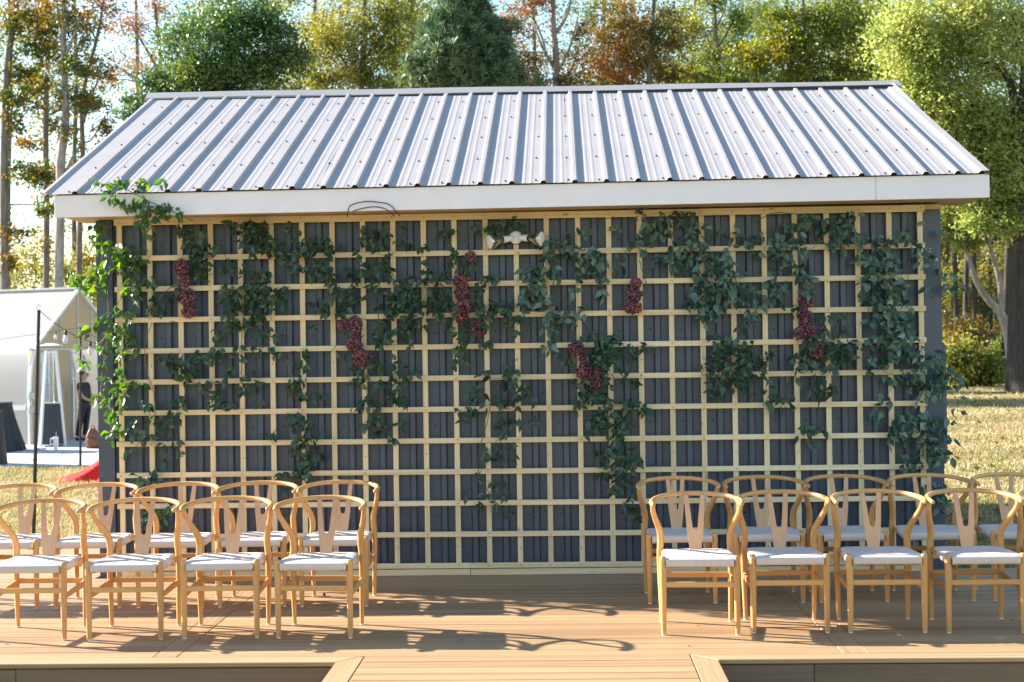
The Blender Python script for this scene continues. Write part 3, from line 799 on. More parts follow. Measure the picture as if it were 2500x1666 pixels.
VINE_PATCHES = {
    'roof_sprig': '-0.03 2.92 36 26 2, 0.12 2.90 95 41 9, 0.28 2.88 76 41 7, 0.42 2.89 47 29 3, 0.20 2.74 53 65 8, 0.07 2.80 41 47 5, 0.30 2.74 70 65 11, 0.45 2.73 41 64 6, 0.35 2.67 101 59 14, 0.52 2.68 107 41 10, 0.32 2.57 48 71 8, 0.30 2.64 60 36 5',
    'left_corner': '-0.09 2.45 36 49 4, 0.04 2.35 79 109 20, 0.16 2.34 54 60 8, -0.11 2.31 73 55 9, -0.29 2.24 61 67 10, -0.18 2.18 103 79 19, 0.11 2.14 60 97 14, 0.18 2.11 42 60 6, 0.24 2.21 30 30 2, -0.02 2.00 22 36 2, -0.11 1.90 61 55 8, 0.07 1.96 66 42 7, -0.23 1.83 67 43 7, 0.06 1.81 66 60 9, -0.04 1.83 55 55 7, -0.28 1.72 43 30 3, -0.13 1.71 61 43 6, -0.06 1.70 34 42 3, 0.08 1.69 72 54 9, -0.23 1.62 61 43 6, -0.11 1.59 30 42 3, 0.01 1.63 22 42 2, 0.04 1.51 42 60 6, -0.10 1.45 42 42 4, 0.03 1.41 60 60 9, 0.12 1.44 54 42 5, -0.14 1.33 43 61 6, -0.05 1.31 30 42 3, 0.05 1.30 42 54 5, -0.02 1.19 42 61 6, -0.01 1.12 55 61 8, -0.05 1.04 42 55 5, 0.17 1.44 24 18 2, -0.19 2.52 63 37 5, -0.15 2.59 53 53 7, -0.10 2.59 32 42 3, -0.09 2.46 30 53 4, 0.01 2.44 47 84 9, 0.04 2.36 47 52 6',
    'left_inner': '0.21 1.28 42 42 4, 0.28 1.16 48 48 5, 0.41 1.18 66 78 12, 0.12 1.12 48 66 7, 0.20 1.06 54 48 6, 0.33 0.96 30 42 3, 0.07 0.93 30 30 2, 0.42 1.00 30 30 2, 0.46 0.91 14 24 2, 0.35 0.85 36 24 2, 0.27 0.74 48 30 3, 0.18 0.72 42 22 2, 0.48 1.30 48 48 5, 0.51 1.48 42 42 4, 0.44 1.61 108 54 13, 0.59 1.62 54 54 7, 0.29 2.05 36 84 7, 0.35 2.07 14 54 2, 0.23 2.01 22 42 2, 0.28 1.98 48 24 3, 0.46 2.13 36 54 5, 0.83 1.25 59 40 5, 0.20 0.74 40 27 3, 0.31 0.43 54 81 10, 0.37 0.53 47 60 7, 0.21 0.38 40 54 5, 0.24 0.22 40 34 3, 0.35 0.73 33 24 2, 0.26 0.78 27 24 2, 0.21 0.45 16 47 2, 0.16 2.44 42 37 4, 0.13 2.31 58 37 5, 0.24 2.20 37 37 3',
    'upper_left': '0.49 2.57 42 47 5, 0.59 2.51 83 73 14, 0.66 2.44 72 62 10, 0.63 2.37 93 67 15, 0.62 2.29 52 47 6, 0.69 2.31 46 52 6, 0.66 2.23 31 46 3, 0.87 2.59 52 46 6, 0.77 2.43 36 36 3, 0.99 2.60 51 51 6, 1.06 2.58 103 51 12, 1.02 2.50 92 82 18, 1.10 2.50 92 82 18, 1.18 2.42 82 51 10, 1.26 2.39 92 51 11, 1.34 2.56 61 51 7, 1.41 2.45 71 51 8, 1.47 2.47 51 51 6, 1.46 2.38 56 56 7, 1.58 2.45 46 56 6, 1.61 2.39 36 56 5, 1.31 2.30 66 56 9, 1.46 2.28 61 56 8, 1.56 2.28 61 66 9, 1.60 2.20 22 46 2, 1.05 2.38 36 26 2, 1.05 2.23 113 51 13, 1.11 2.24 51 51 6, 0.84 2.33 46 36 4, 0.84 2.26 51 51 6, 0.94 2.29 31 31 2',
    'left_middle': '0.80 2.15 36 36 3, 0.96 2.10 123 72 21, 1.09 2.12 92 51 11, 0.85 2.03 82 72 14, 0.99 2.02 92 72 15, 1.11 2.04 92 61 13, 1.20 2.06 51 51 6, 1.28 2.13 26 20 2, 1.19 1.98 41 36 3, 1.05 1.94 61 51 7, 0.82 1.93 46 46 5, 0.87 1.87 62 41 6, 0.93 1.89 51 36 4, 0.76 1.80 36 51 4, 0.98 1.87 31 31 2, 1.09 1.81 51 46 5, 1.18 1.78 26 41 2, 1.06 1.69 61 36 5, 1.13 1.70 20 26 2, 0.91 1.71 12 18 2, 0.75 1.68 52 36 4, 0.80 1.63 41 31 3, 0.93 1.61 26 51 3, 0.68 1.63 52 46 6, 0.62 1.62 41 36 3, 0.54 1.58 26 26 2, 0.85 1.53 51 41 5, 0.81 1.47 26 26 2, 0.95 1.48 31 31 2, 0.93 1.41 18 21 2, 0.51 1.50 47 47 5, 0.43 1.59 52 47 6, 0.33 1.63 47 31 3, 1.02 1.53 36 31 3, 1.02 1.41 31 51 4, 0.96 1.34 26 36 2, 1.04 1.29 31 26 2, 0.65 1.40 52 62 7, 0.74 1.34 52 52 6, 0.72 1.29 52 31 4, 0.48 1.29 52 26 3, 0.23 1.28 52 19 2',
    'left_column': '1.22 1.65 41 20 2, 1.40 1.66 31 41 3, 1.35 1.58 22 31 2, 1.42 1.55 22 41 2, 1.32 1.43 51 51 6, 1.39 1.45 31 31 2, 1.35 1.34 61 61 9, 1.43 1.33 31 41 3, 1.48 1.34 22 16 2, 1.47 1.83 20 25 2, 1.32 1.17 59 59 8, 1.38 1.12 72 46 8, 1.14 1.05 66 26 4, 1.32 1.04 37 46 4, 1.43 1.03 65 46 7, 1.35 0.94 65 65 10, 1.44 0.88 65 65 10, 1.37 0.82 59 59 8, 1.27 0.76 66 39 6, 1.37 0.76 59 72 10, 1.24 0.69 39 29 3, 1.43 0.73 33 33 2, 1.23 0.64 29 21 2',
    'small_tuft': '1.51 1.98 66 46 7, 1.52 2.03 25 30 2, 1.56 1.95 36 15 2',
    'center_left': '1.60 2.42 36 71 6, 1.60 2.22 36 71 6, 1.84 2.58 12 16 2, 1.89 2.47 51 51 6, 1.96 2.54 51 40 5, 2.02 2.52 40 40 4, 1.94 2.43 51 30 4, 1.84 2.48 18 30 2, 1.82 2.38 22 41 2, 2.01 2.37 25 25 2, 1.73 2.27 41 51 5, 1.78 2.24 41 41 4, 1.85 2.26 35 46 4, 1.91 2.29 51 40 5, 1.98 2.26 51 51 6, 1.92 2.20 51 51 6, 1.94 2.13 51 51 6, 1.78 2.15 30 40 3, 1.67 2.09 51 51 6, 1.73 2.08 35 46 4, 1.66 2.03 46 46 5, 1.72 2.01 51 51 6, 1.79 2.04 25 25 2, 1.85 2.06 18 22 2, 1.69 1.95 46 25 3, 2.02 2.22 40 40 4, 2.10 2.15 50 35 4, 2.18 2.16 76 35 6, 2.26 2.15 35 45 4, 2.14 2.09 76 55 10, 2.20 2.05 76 50 9, 2.08 2.05 50 40 5, 2.02 2.01 61 50 7, 2.14 2.00 71 50 8, 2.26 1.99 55 55 7, 2.05 1.93 50 40 5, 1.97 1.90 35 50 4, 2.00 1.85 40 30 3, 2.16 1.91 81 50 9, 2.24 1.88 60 40 6, 2.30 1.84 22 30 2, 2.17 1.85 30 30 2, 2.13 1.80 50 35 4, 2.17 1.75 50 40 5, 2.19 1.68 18 30 2, 2.01 1.77 40 30 3, 1.90 1.77 50 30 4, 1.95 1.74 61 35 5, 1.98 1.70 16 16 2, 2.12 2.46 45 30 3, 2.18 2.46 30 30 2, 2.15 2.56 22 22 2',
    'center_left_low': '1.67 1.64 51 25 3, 1.80 1.53 51 30 4, 1.89 1.56 40 40 4, 1.83 1.46 40 35 3, 1.75 1.45 22 22 2, 1.82 1.42 18 25 2, 1.98 1.55 20 35 2, 1.94 1.42 50 30 4, 2.11 1.54 50 40 5, 2.17 1.49 50 35 4, 2.13 1.46 35 35 3, 2.25 1.50 30 15 2, 2.07 1.46 30 30 2, 2.04 1.48 16 25 2, 2.05 1.36 50 40 5, 2.11 1.31 40 35 3, 2.16 1.28 25 25 2, 1.85 1.29 51 30 4, 1.85 1.28 53 41 5, 1.91 1.24 47 29 3, 1.79 1.24 29 29 2, 1.86 1.14 41 29 3, 1.92 1.15 58 52 7, 1.96 1.08 58 41 6, 2.11 1.13 29 58 4, 2.04 1.02 35 29 2, 2.08 1.33 58 47 6, 2.12 1.28 47 29 3',
    'center_dark': '2.34 2.24 50 50 6, 2.30 2.31 16 35 2, 2.28 2.42 15 25 2, 2.32 2.21 25 35 2, 2.42 2.19 30 45 3, 2.38 2.12 50 50 6, 2.45 2.10 45 45 5, 2.36 2.04 40 35 3, 2.43 2.04 50 45 5, 2.48 2.06 40 30 3, 2.36 1.96 60 40 6, 2.44 1.98 60 40 6, 2.40 1.90 50 35 4, 2.46 1.88 40 35 3, 2.48 1.93 25 35 2, 2.45 2.22 16 16 2',
    'center_grape': '2.52 2.40 25 25 2, 2.45 2.54 18 15 2, 2.51 2.54 22 22 2, 2.67 2.55 35 22 2, 2.54 2.34 45 45 5, 2.49 2.30 30 30 2, 2.58 2.26 45 35 4, 2.64 2.26 30 30 2, 2.72 2.19 22 15 2, 2.72 2.14 28 15 2, 2.79 2.17 15 20 2, 2.84 2.18 30 25 2, 2.72 2.08 22 30 2, 2.66 1.98 50 40 5, 2.72 2.01 40 30 3, 2.70 1.94 50 40 5, 2.77 1.97 15 25 2, 2.74 1.87 40 50 5, 2.60 1.84 22 25 2, 2.55 1.79 22 35 2, 2.62 1.76 50 40 5, 2.60 1.72 40 30 3, 2.70 1.70 20 25 2, 2.76 1.72 30 40 3, 2.54 1.65 40 50 5, 2.54 1.60 35 35 3, 2.50 1.56 15 25 2, 2.57 1.61 25 35 2, 2.82 1.90 40 35 3, 2.87 1.98 50 40 5, 2.92 1.95 50 40 5, 2.96 1.97 35 35 3, 2.84 1.95 30 30 2, 2.92 1.88 40 40 4, 3.02 1.89 45 30 3, 3.05 1.86 25 15 2, 2.97 1.78 25 25 2',
    'light_sprig': '2.81 2.55 70 40 7, 2.89 2.59 70 28 5, 2.98 2.58 70 28 5, 3.06 2.54 40 25 2, 2.78 2.54 30 25 2',
    'center_low': '2.74 1.51 19 21 2, 2.75 1.46 14 19 2, 2.92 1.46 52 40 5, 2.91 1.40 58 35 5, 2.94 1.50 29 29 2, 2.64 1.35 25 52 3, 2.69 1.32 29 29 2, 2.74 1.25 19 23 2, 2.81 1.29 29 19 2, 2.85 1.29 35 35 3, 2.89 1.25 29 29 2, 2.97 1.32 18 23 2, 3.03 1.31 29 35 2, 3.07 1.38 25 35 2, 3.12 1.28 40 18 2, 2.57 1.21 52 29 4, 2.64 1.22 19 19 2, 2.58 1.15 29 23 2, 2.83 1.15 19 29 2, 2.93 1.13 21 29 2, 2.99 1.13 25 25 2, 2.98 1.22 19 25 2, 3.08 1.14 40 25 2, 2.85 1.08 19 25 2, 2.86 1.03 25 25 2, 2.75 0.93 14 35 2, 2.74 0.85 19 19 2, 2.83 0.92 26 35 2, 2.82 0.85 19 26 2, 2.90 0.94 9 19 2, 2.94 0.86 19 41 2, 2.66 0.72 26 35 2, 2.83 0.67 26 35 2, 2.77 0.66 14 19 2, 2.58 0.60 19 41 2, 2.73 0.58 26 19 2, 2.68 0.53 35 29 2, 2.87 0.58 19 12 2, 2.80 0.51 9 9 2, 2.90 0.44 12 12 2, 2.91 1.52 35 25 2, 2.96 1.32 22 22 2, 2.65 1.37 22 22 2, 2.73 1.48 22 45 2, 2.91 1.42 50 35 4, 3.05 1.36 35 45 4, 3.11 1.29 35 22 2, 2.87 1.26 40 25 2',
    'center_right': '3.21 2.44 50 30 4, 3.23 2.39 50 40 5, 3.24 2.33 50 30 4, 3.21 2.36 30 50 4, 3.29 2.41 30 22 2, 3.37 2.48 30 50 4, 3.44 2.52 30 30 2, 3.50 2.50 30 45 3, 3.35 2.38 50 30 4, 3.42 2.42 45 25 3, 3.47 2.36 70 50 8, 3.55 2.36 70 40 7, 3.60 2.30 50 40 5, 3.41 2.32 40 30 3, 3.45 2.25 50 65 8, 3.52 2.27 50 50 6, 3.63 2.27 30 30 2, 3.44 2.18 35 45 4, 3.57 2.17 25 45 3, 3.62 2.16 40 30 3, 3.61 2.06 30 55 4, 3.38 2.07 30 40 3, 3.03 2.22 45 40 4, 3.12 2.25 50 40 5, 3.01 2.19 25 25 2, 3.10 2.19 45 35 4, 3.17 2.23 35 45 4, 3.22 2.23 50 40 5, 3.28 2.17 30 30 2, 3.11 2.13 50 45 5, 3.07 2.07 70 45 7, 3.12 2.03 50 45 5, 3.18 2.04 45 45 5, 3.02 2.03 50 40 5, 3.18 2.10 50 35 4, 3.00 1.98 35 35 3, 3.16 1.98 40 30 3, 3.23 1.94 45 45 5, 3.27 1.89 45 45 5, 3.22 1.87 45 50 5, 3.20 1.80 35 50 4, 3.23 1.77 45 35 4, 3.30 1.87 50 35 4, 3.36 1.83 35 45 4, 3.19 1.68 35 45 4, 3.24 1.71 40 30 3, 3.33 1.91 40 40 4, 3.43 1.92 45 45 5, 3.48 1.96 30 22 2',
    'grape_right': '3.28 1.62 35 25 2, 3.34 1.59 40 35 3, 3.48 1.74 40 30 3, 3.54 1.75 50 25 3, 3.64 1.72 50 50 6, 3.56 1.68 50 40 5, 3.62 1.65 50 45 5, 3.54 1.59 50 40 5, 3.64 1.58 45 45 5, 3.60 1.50 30 40 3, 3.66 1.72 50 30 4, 3.72 1.68 35 35 3, 3.63 1.62 80 50 9, 3.54 1.58 50 35 4, 3.66 1.54 50 40 5, 3.69 1.61 40 30 3, 3.81 1.65 25 30 2, 3.83 1.60 30 22 2, 3.89 1.66 22 22 2, 3.94 1.64 22 30 2, 3.77 1.44 25 35 2, 3.82 1.39 30 30 2, 3.44 1.36 40 50 5, 3.51 1.31 50 50 6, 3.42 1.29 30 30 2, 3.64 1.41 30 40 3, 3.60 1.27 40 40 4, 3.65 1.26 30 40 3, 3.78 1.24 50 30 4, 3.89 1.24 40 22 2, 3.46 1.36 58 58 8, 3.51 1.30 58 35 5, 3.42 1.23 35 52 4, 3.41 1.41 29 35 2, 3.64 1.38 35 25 2, 3.82 1.39 35 29 2',
    'right_middle_low': '3.60 1.21 58 75 10, 3.55 1.15 58 40 5, 3.52 1.09 52 40 5, 3.60 1.07 58 52 7, 3.48 1.02 29 29 2, 3.73 1.12 52 64 8, 3.79 1.24 52 41 5, 3.89 1.22 52 41 5, 3.83 1.17 29 41 3, 3.70 1.06 52 52 6, 3.68 1.01 52 29 4, 3.53 0.89 41 29 3, 3.62 0.90 52 41 5, 3.70 0.92 58 58 8, 3.76 0.85 52 52 6, 3.83 0.82 41 41 4, 3.64 0.84 41 41 4, 3.71 0.78 52 41 5, 3.59 0.73 41 41 4, 3.66 0.75 29 41 3, 3.74 0.72 52 41 5, 3.80 0.77 29 19 2, 3.70 0.65 58 41 5, 3.66 0.61 41 41 4, 3.73 0.63 41 41 4, 3.80 0.57 29 29 2, 3.76 0.48 52 41 5, 3.83 0.44 29 41 3, 3.80 0.40 23 29 2',
    'upper_right': '3.90 2.65 35 35 3, 3.93 2.57 50 50 6, 4.00 2.53 60 50 7, 4.05 2.60 50 50 6, 4.00 2.46 50 35 4, 4.09 2.56 35 55 5, 3.85 2.42 50 35 4, 3.88 2.48 25 45 3, 3.90 2.38 45 45 5, 3.83 2.41 35 25 2, 4.10 2.49 35 35 3, 4.19 2.60 35 55 5, 4.25 2.62 50 35 4, 4.28 2.55 35 50 4, 4.26 2.48 35 35 3, 4.39 2.51 30 40 3, 4.48 2.49 16 25 2, 3.72 2.55 30 40 3, 3.73 2.34 30 30 2, 3.72 2.25 30 50 4, 4.13 2.38 50 50 6, 4.11 2.28 50 55 6, 4.03 2.29 45 35 4, 4.16 2.24 45 35 4, 4.25 2.38 50 50 6, 4.29 2.42 50 45 5, 4.34 2.40 50 50 6, 4.25 2.30 60 50 7, 4.33 2.30 50 45 5, 4.39 2.33 50 50 6, 4.45 2.34 45 55 6, 4.52 2.33 45 56 6, 4.58 2.46 35 45 4, 4.65 2.44 35 46 4, 4.71 2.44 25 46 3, 4.72 2.33 35 35 3, 4.64 2.40 20 35 2, 4.77 2.45 16 35 2, 4.64 2.16 16 25 2',
    'right_mass': '4.45 2.27 50 50 6, 4.39 2.23 81 50 9, 4.31 2.20 60 40 6, 4.47 2.20 50 45 5, 4.54 2.21 40 45 4, 4.29 2.12 60 45 6, 4.39 2.13 71 50 8, 4.47 2.11 71 50 8, 4.54 2.12 50 50 6, 4.25 2.05 35 35 3, 4.32 2.03 50 50 6, 4.41 2.03 60 60 8, 4.50 2.03 60 50 7, 4.23 1.98 45 45 5, 4.32 1.97 45 50 5, 4.41 1.95 60 50 7, 4.50 1.95 60 50 7, 4.44 1.89 50 35 4, 4.34 1.85 35 50 4, 4.58 2.07 50 45 5, 4.66 2.07 50 45 5, 4.71 2.04 51 45 5, 4.78 2.01 51 46 5, 4.85 2.01 51 46 5, 4.91 1.98 25 35 2, 4.60 1.98 50 45 5, 4.69 1.97 51 35 4, 4.77 1.94 40 35 3, 4.64 1.89 50 45 5, 4.71 1.86 45 45 5, 4.62 1.81 45 35 4',
    'right_cluster': '4.46 1.70 50 45 5, 4.41 1.71 35 35 3, 4.54 1.67 60 50 7, 4.48 1.61 60 50 7, 4.58 1.69 45 45 5, 4.57 1.59 60 50 7, 4.43 1.57 45 45 5, 4.67 1.66 35 50 4, 4.67 1.58 50 50 6, 4.74 1.55 51 45 5, 4.80 1.58 30 40 3, 4.84 1.60 35 25 2, 4.65 1.50 50 35 4, 4.74 1.48 45 35 4, 4.36 1.51 50 30 4, 4.42 1.50 50 45 5, 4.33 1.48 30 30 2, 4.50 1.51 60 50 7, 4.59 1.48 50 35 4, 4.46 1.44 50 45 5, 4.53 1.43 50 45 5, 4.38 1.37 30 40 3, 4.44 1.37 50 45 5, 4.51 1.36 45 45 5, 4.58 1.38 35 50 4, 4.45 1.29 40 40 4, 4.67 1.42 45 45 5, 4.69 1.33 25 35 2, 4.77 1.42 30 30 2, 4.80 1.34 30 30 2, 4.86 1.26 51 35 4, 4.80 1.24 30 25 2, 4.94 1.27 30 30 2, 4.92 1.22 35 25 2',
    'right_garland': '4.93 2.53 51 36 4, 4.99 2.51 76 46 8, 4.89 2.44 51 51 6, 4.97 2.42 51 51 6, 5.05 2.44 46 46 5, 4.93 2.34 46 46 5, 5.01 2.37 51 41 5, 5.07 2.35 36 36 3, 4.87 2.36 51 46 5, 4.91 2.26 51 46 5, 5.00 2.23 46 36 4, 5.06 2.22 46 46 5, 4.83 2.22 30 30 2, 4.85 2.16 30 30 2, 5.07 2.12 51 46 5, 5.03 2.16 30 25 2, 5.10 2.14 22 22 2, 4.80 2.11 30 30 2, 4.88 2.08 51 41 5, 4.94 2.10 30 30 2, 5.07 2.06 46 36 4, 5.04 2.55 25 36 2, 5.09 2.57 51 31 4, 5.15 2.58 51 25 3, 5.24 2.54 46 36 4, 5.29 2.51 46 36 4, 5.35 2.55 36 36 3, 5.39 2.58 26 36 2, 5.42 2.46 31 31 2, 5.30 2.42 41 22 2, 5.34 2.38 51 41 5, 5.46 2.60 36 26 2, 5.47 2.42 31 41 3, 5.17 2.40 41 22 2',
    'right_grape': '5.00 1.90 30 51 4, 5.22 1.83 51 41 5, 5.24 1.75 25 36 2, 5.31 1.87 36 16 2, 5.37 1.77 36 31 3, 5.33 1.72 51 36 4, 5.08 1.61 51 46 5, 5.10 1.70 46 41 4, 5.16 1.69 51 46 5, 5.20 1.63 66 61 9, 5.27 1.65 61 51 7, 5.34 1.63 51 51 6, 5.43 1.64 51 51 6, 5.07 1.54 51 46 5, 5.15 1.54 51 46 5, 5.25 1.56 66 51 8, 5.33 1.55 51 46 5, 5.41 1.56 46 46 5, 4.99 1.55 35 35 3, 4.98 1.46 25 46 3, 5.23 1.48 51 31 4, 5.17 1.41 41 41 4, 5.21 1.34 61 46 7, 5.15 1.33 46 36 4, 5.27 1.36 31 31 2, 5.20 1.28 31 31 2, 5.08 1.06 46 26 3, 5.14 1.04 59 26 4, 5.05 0.99 33 33 2, 5.10 0.94 46 21 2',
    'right_edge_top': '5.42 2.58 55 55 7, 5.35 2.50 71 55 9, 5.39 2.46 55 39 5, 5.24 2.52 55 55 7, 5.32 2.40 55 39 5, 5.83 2.48 56 40 5, 5.57 2.41 79 55 10, 5.68 2.38 79 71 13, 5.80 2.42 56 56 7, 5.88 2.34 56 56 7, 5.92 2.30 56 56 7, 6.01 2.29 56 56 7, 6.04 2.46 35 35 3, 6.01 2.19 80 35 6, 6.07 2.14 35 56 5, 5.98 2.04 25 56 3, 6.19 2.17 40 22 2, 6.16 2.08 64 56 8, 6.20 2.03 35 29 2, 5.47 2.35 47 63 7, 5.51 2.24 71 71 12, 5.62 2.29 79 79 15, 5.69 2.27 71 71 12, 5.59 2.16 79 71 13, 5.71 2.16 79 71 13, 5.78 2.11 48 48 5, 5.66 2.07 95 71 16, 5.75 2.05 71 71 12, 5.52 2.07 63 47 7, 5.48 2.01 35 35 3, 5.61 1.98 79 71 13, 5.72 1.95 71 71 12, 5.69 1.86 79 55 10, 5.78 1.84 79 71 13, 5.60 1.89 47 47 5, 5.58 1.80 63 47 7, 5.73 1.76 95 71 16, 5.82 1.76 71 71 12, 5.84 1.88 25 71 4',
    'right_edge_low': '5.64 1.70 79 55 10, 5.56 1.69 63 47 7, 5.79 1.69 79 55 10, 5.70 1.64 79 55 10, 5.64 1.57 55 55 7, 5.56 1.55 55 39 5, 5.53 1.49 39 39 4, 5.65 1.46 55 55 7, 5.77 1.58 79 71 13, 5.86 1.59 71 55 9, 5.91 1.52 79 71 13, 6.00 1.55 56 56 7, 5.83 1.49 79 71 13, 6.00 1.46 80 72 13, 6.09 1.44 56 72 9, 5.74 1.41 40 40 4, 5.85 1.37 79 71 13, 5.97 1.35 79 72 13, 6.04 1.36 72 72 12, 6.03 1.27 56 56 7, 5.90 1.26 56 40 5, 6.16 1.38 56 56 7, 6.22 1.36 26 26 2, 6.18 1.27 26 35 2, 6.17 1.16 16 22 2, 5.63 1.26 55 39 5, 5.60 1.17 39 39 4, 5.58 1.11 19 39 2, 5.78 1.12 71 55 9, 5.72 1.03 55 55 7, 5.67 0.96 55 55 7, 5.86 1.08 71 56 9, 5.93 1.12 56 56 7, 6.01 1.12 40 40 4, 6.08 1.07 56 56 7, 5.81 1.00 56 56 7, 5.89 0.98 72 56 9, 5.98 1.01 72 72 12, 6.07 1.00 56 56 7, 6.13 0.95 19 26 2, 5.90 0.89 72 56 9, 5.99 0.89 72 72 12, 6.06 0.84 72 56 9, 5.79 0.80 48 40 4, 5.88 0.79 48 40 4, 5.99 0.77 72 72 12, 5.78 0.74 40 25 2, 5.83 0.76 73 33 6, 5.90 0.62 33 33 3, 6.03 0.60 60 73 10, 6.00 0.53 67 60 9, 6.05 0.50 60 60 8, 5.84 0.25 21 47 2',
}
VINE_STEMS = {
    'roof_sprig': ['0.04 2.92, 0.20 2.85, 0.35 2.77, 0.51 2.70, 0.65 2.63', '0.35 2.77, 0.32 2.66, 0.37 2.55'],
    'left_corner': ['0.06 2.41, -0.03 2.29, -0.06 2.13, -0.07 1.99, -0.07 1.83, -0.10 1.67, -0.13 1.48, -0.12 1.33, -0.07 1.20, -0.05 1.06', '-0.07 1.83, -0.16 1.74, -0.28 1.72', '-0.06 1.99, -0.18 1.93, -0.23 1.83'],
    'left_inner': ['0.26 1.90, 0.21 1.76, 0.21 1.57, 0.27 1.39, 0.28 1.22', '0.33 1.02, 0.35 0.93, 0.31 0.80', '0.47 2.22, 0.37 2.14, 0.27 2.07, 0.21 1.94'],
    'upper_left': ['0.74 2.55, 0.82 2.61, 0.91 2.60, 1.03 2.60, 1.17 2.62, 1.27 2.58'],
    'left_middle': ['0.81 1.83, 0.73 1.73, 0.64 1.64', '0.62 1.55, 0.59 1.39, 0.54 1.31', '0.96 2.09, 0.94 1.92, 0.93 1.72, 0.93 1.52'],
    'left_column': ['1.26 1.62, 1.29 1.51, 1.34 1.42, 1.36 1.25', '1.65 1.73, 1.56 1.63, 1.41 1.52'],
    'center_left': ['1.77 2.64, 1.78 2.70, 1.81 2.73, 1.91 2.75, 2.01 2.74, 2.08 2.72, 2.15 2.64', '1.81 2.68, 1.88 2.70, 1.97 2.71, 2.05 2.69, 2.11 2.64', '1.96 2.16, 1.95 1.96, 1.95 1.85'],
    'center_left_low': ['1.96 1.66, 1.96 1.51, 1.97 1.31, 1.92 1.25', '1.87 1.57, 1.95 1.62'],
    'center_grape': ['2.33 2.63, 2.39 2.57, 2.44 2.50, 2.49 2.43', '2.62 1.91, 2.64 1.84, 2.70 1.75, 2.78 1.66, 2.84 1.59, 2.91 1.52'],
    'center_right': ['3.31 2.47, 3.23 2.32, 3.25 2.19, 3.24 2.09, 3.25 2.00', '3.27 2.10, 3.34 2.01, 3.44 1.89, 3.54 1.77', '3.70 2.63, 3.54 2.59, 3.41 2.52, 3.31 2.48, 3.20 2.50'],
    'grape_right': ['3.67 1.48, 3.70 1.38, 3.72 1.28', '3.43 1.89, 3.48 1.83, 3.52 1.76'],
    'center_low': ['2.80 1.41, 2.77 1.26, 2.73 1.09, 2.70 0.98, 2.67 0.81, 2.72 0.68, 2.77 0.58, 2.89 0.44', '2.99 2.39, 3.01 2.33'],
    'upper_right': ['3.90 2.42, 3.96 2.52, 4.04 2.58', '3.88 2.31, 3.92 2.16, 3.97 2.04', '4.32 2.58, 4.43 2.53, 4.54 2.50, 4.68 2.48, 4.76 2.48, 4.83 2.51, 4.85 2.57, 4.81 2.61'],
    'right_garland': ['4.68 2.53, 4.72 2.58, 4.79 2.61, 4.87 2.64, 5.01 2.63, 5.17 2.59, 5.26 2.54, 5.38 2.46, 5.47 2.41'],
    'right_edge_top': ['5.84 2.28, 5.83 2.01, 5.84 1.82', '5.55 1.95, 5.52 1.77, 5.51 1.68'],
}
GRAPES = {
    'g1': [(0.488, 2.309, 0.052, 0.067), (0.508, 2.213, 0.044, 0.047)],
    'g2': [(0.531, 2.087, 0.068, 0.064), (0.543, 1.981, 0.057, 0.043)],
    'g3': [(1.698, 1.868, 0.056, 0.038), (1.779, 1.867, 0.045, 0.071)],
    'g4': [(1.770, 1.728, 0.059, 0.053)],
    'g5': [(1.829, 1.622, 0.071, 0.061)],
    'g6': [(2.636, 2.352, 0.042, 0.045)],
    'g7': [(2.568, 2.186, 0.062, 0.052), (2.572, 2.095, 0.055, 0.048)],
    'g8': [(2.586, 1.995, 0.065, 0.055), (2.565, 1.920, 0.052, 0.048)],
    'g9': [(2.699, 1.828, 0.060, 0.060)],
    'g10': [(3.851, 2.140, 0.042, 0.042), (3.838, 2.061, 0.058, 0.055), (3.824, 1.966, 0.066, 0.052)],
    'g11': [(3.407, 1.670, 0.062, 0.055)],
    'g12': [(3.465, 1.592, 0.038, 0.036), (3.462, 1.497, 0.062, 0.058)],
    'g13': [(3.565, 1.476, 0.042, 0.050), (3.532, 1.394, 0.048, 0.036)],
    'g14': [(5.088, 1.994, 0.053, 0.047), (5.069, 1.898, 0.053, 0.046), (5.078, 1.823, 0.039, 0.041)],
    'g15': [(5.043, 1.754, 0.047, 0.043), (5.117, 1.778, 0.043, 0.039)],
    'g16': [(5.162, 1.633, 0.056, 0.066)],
}
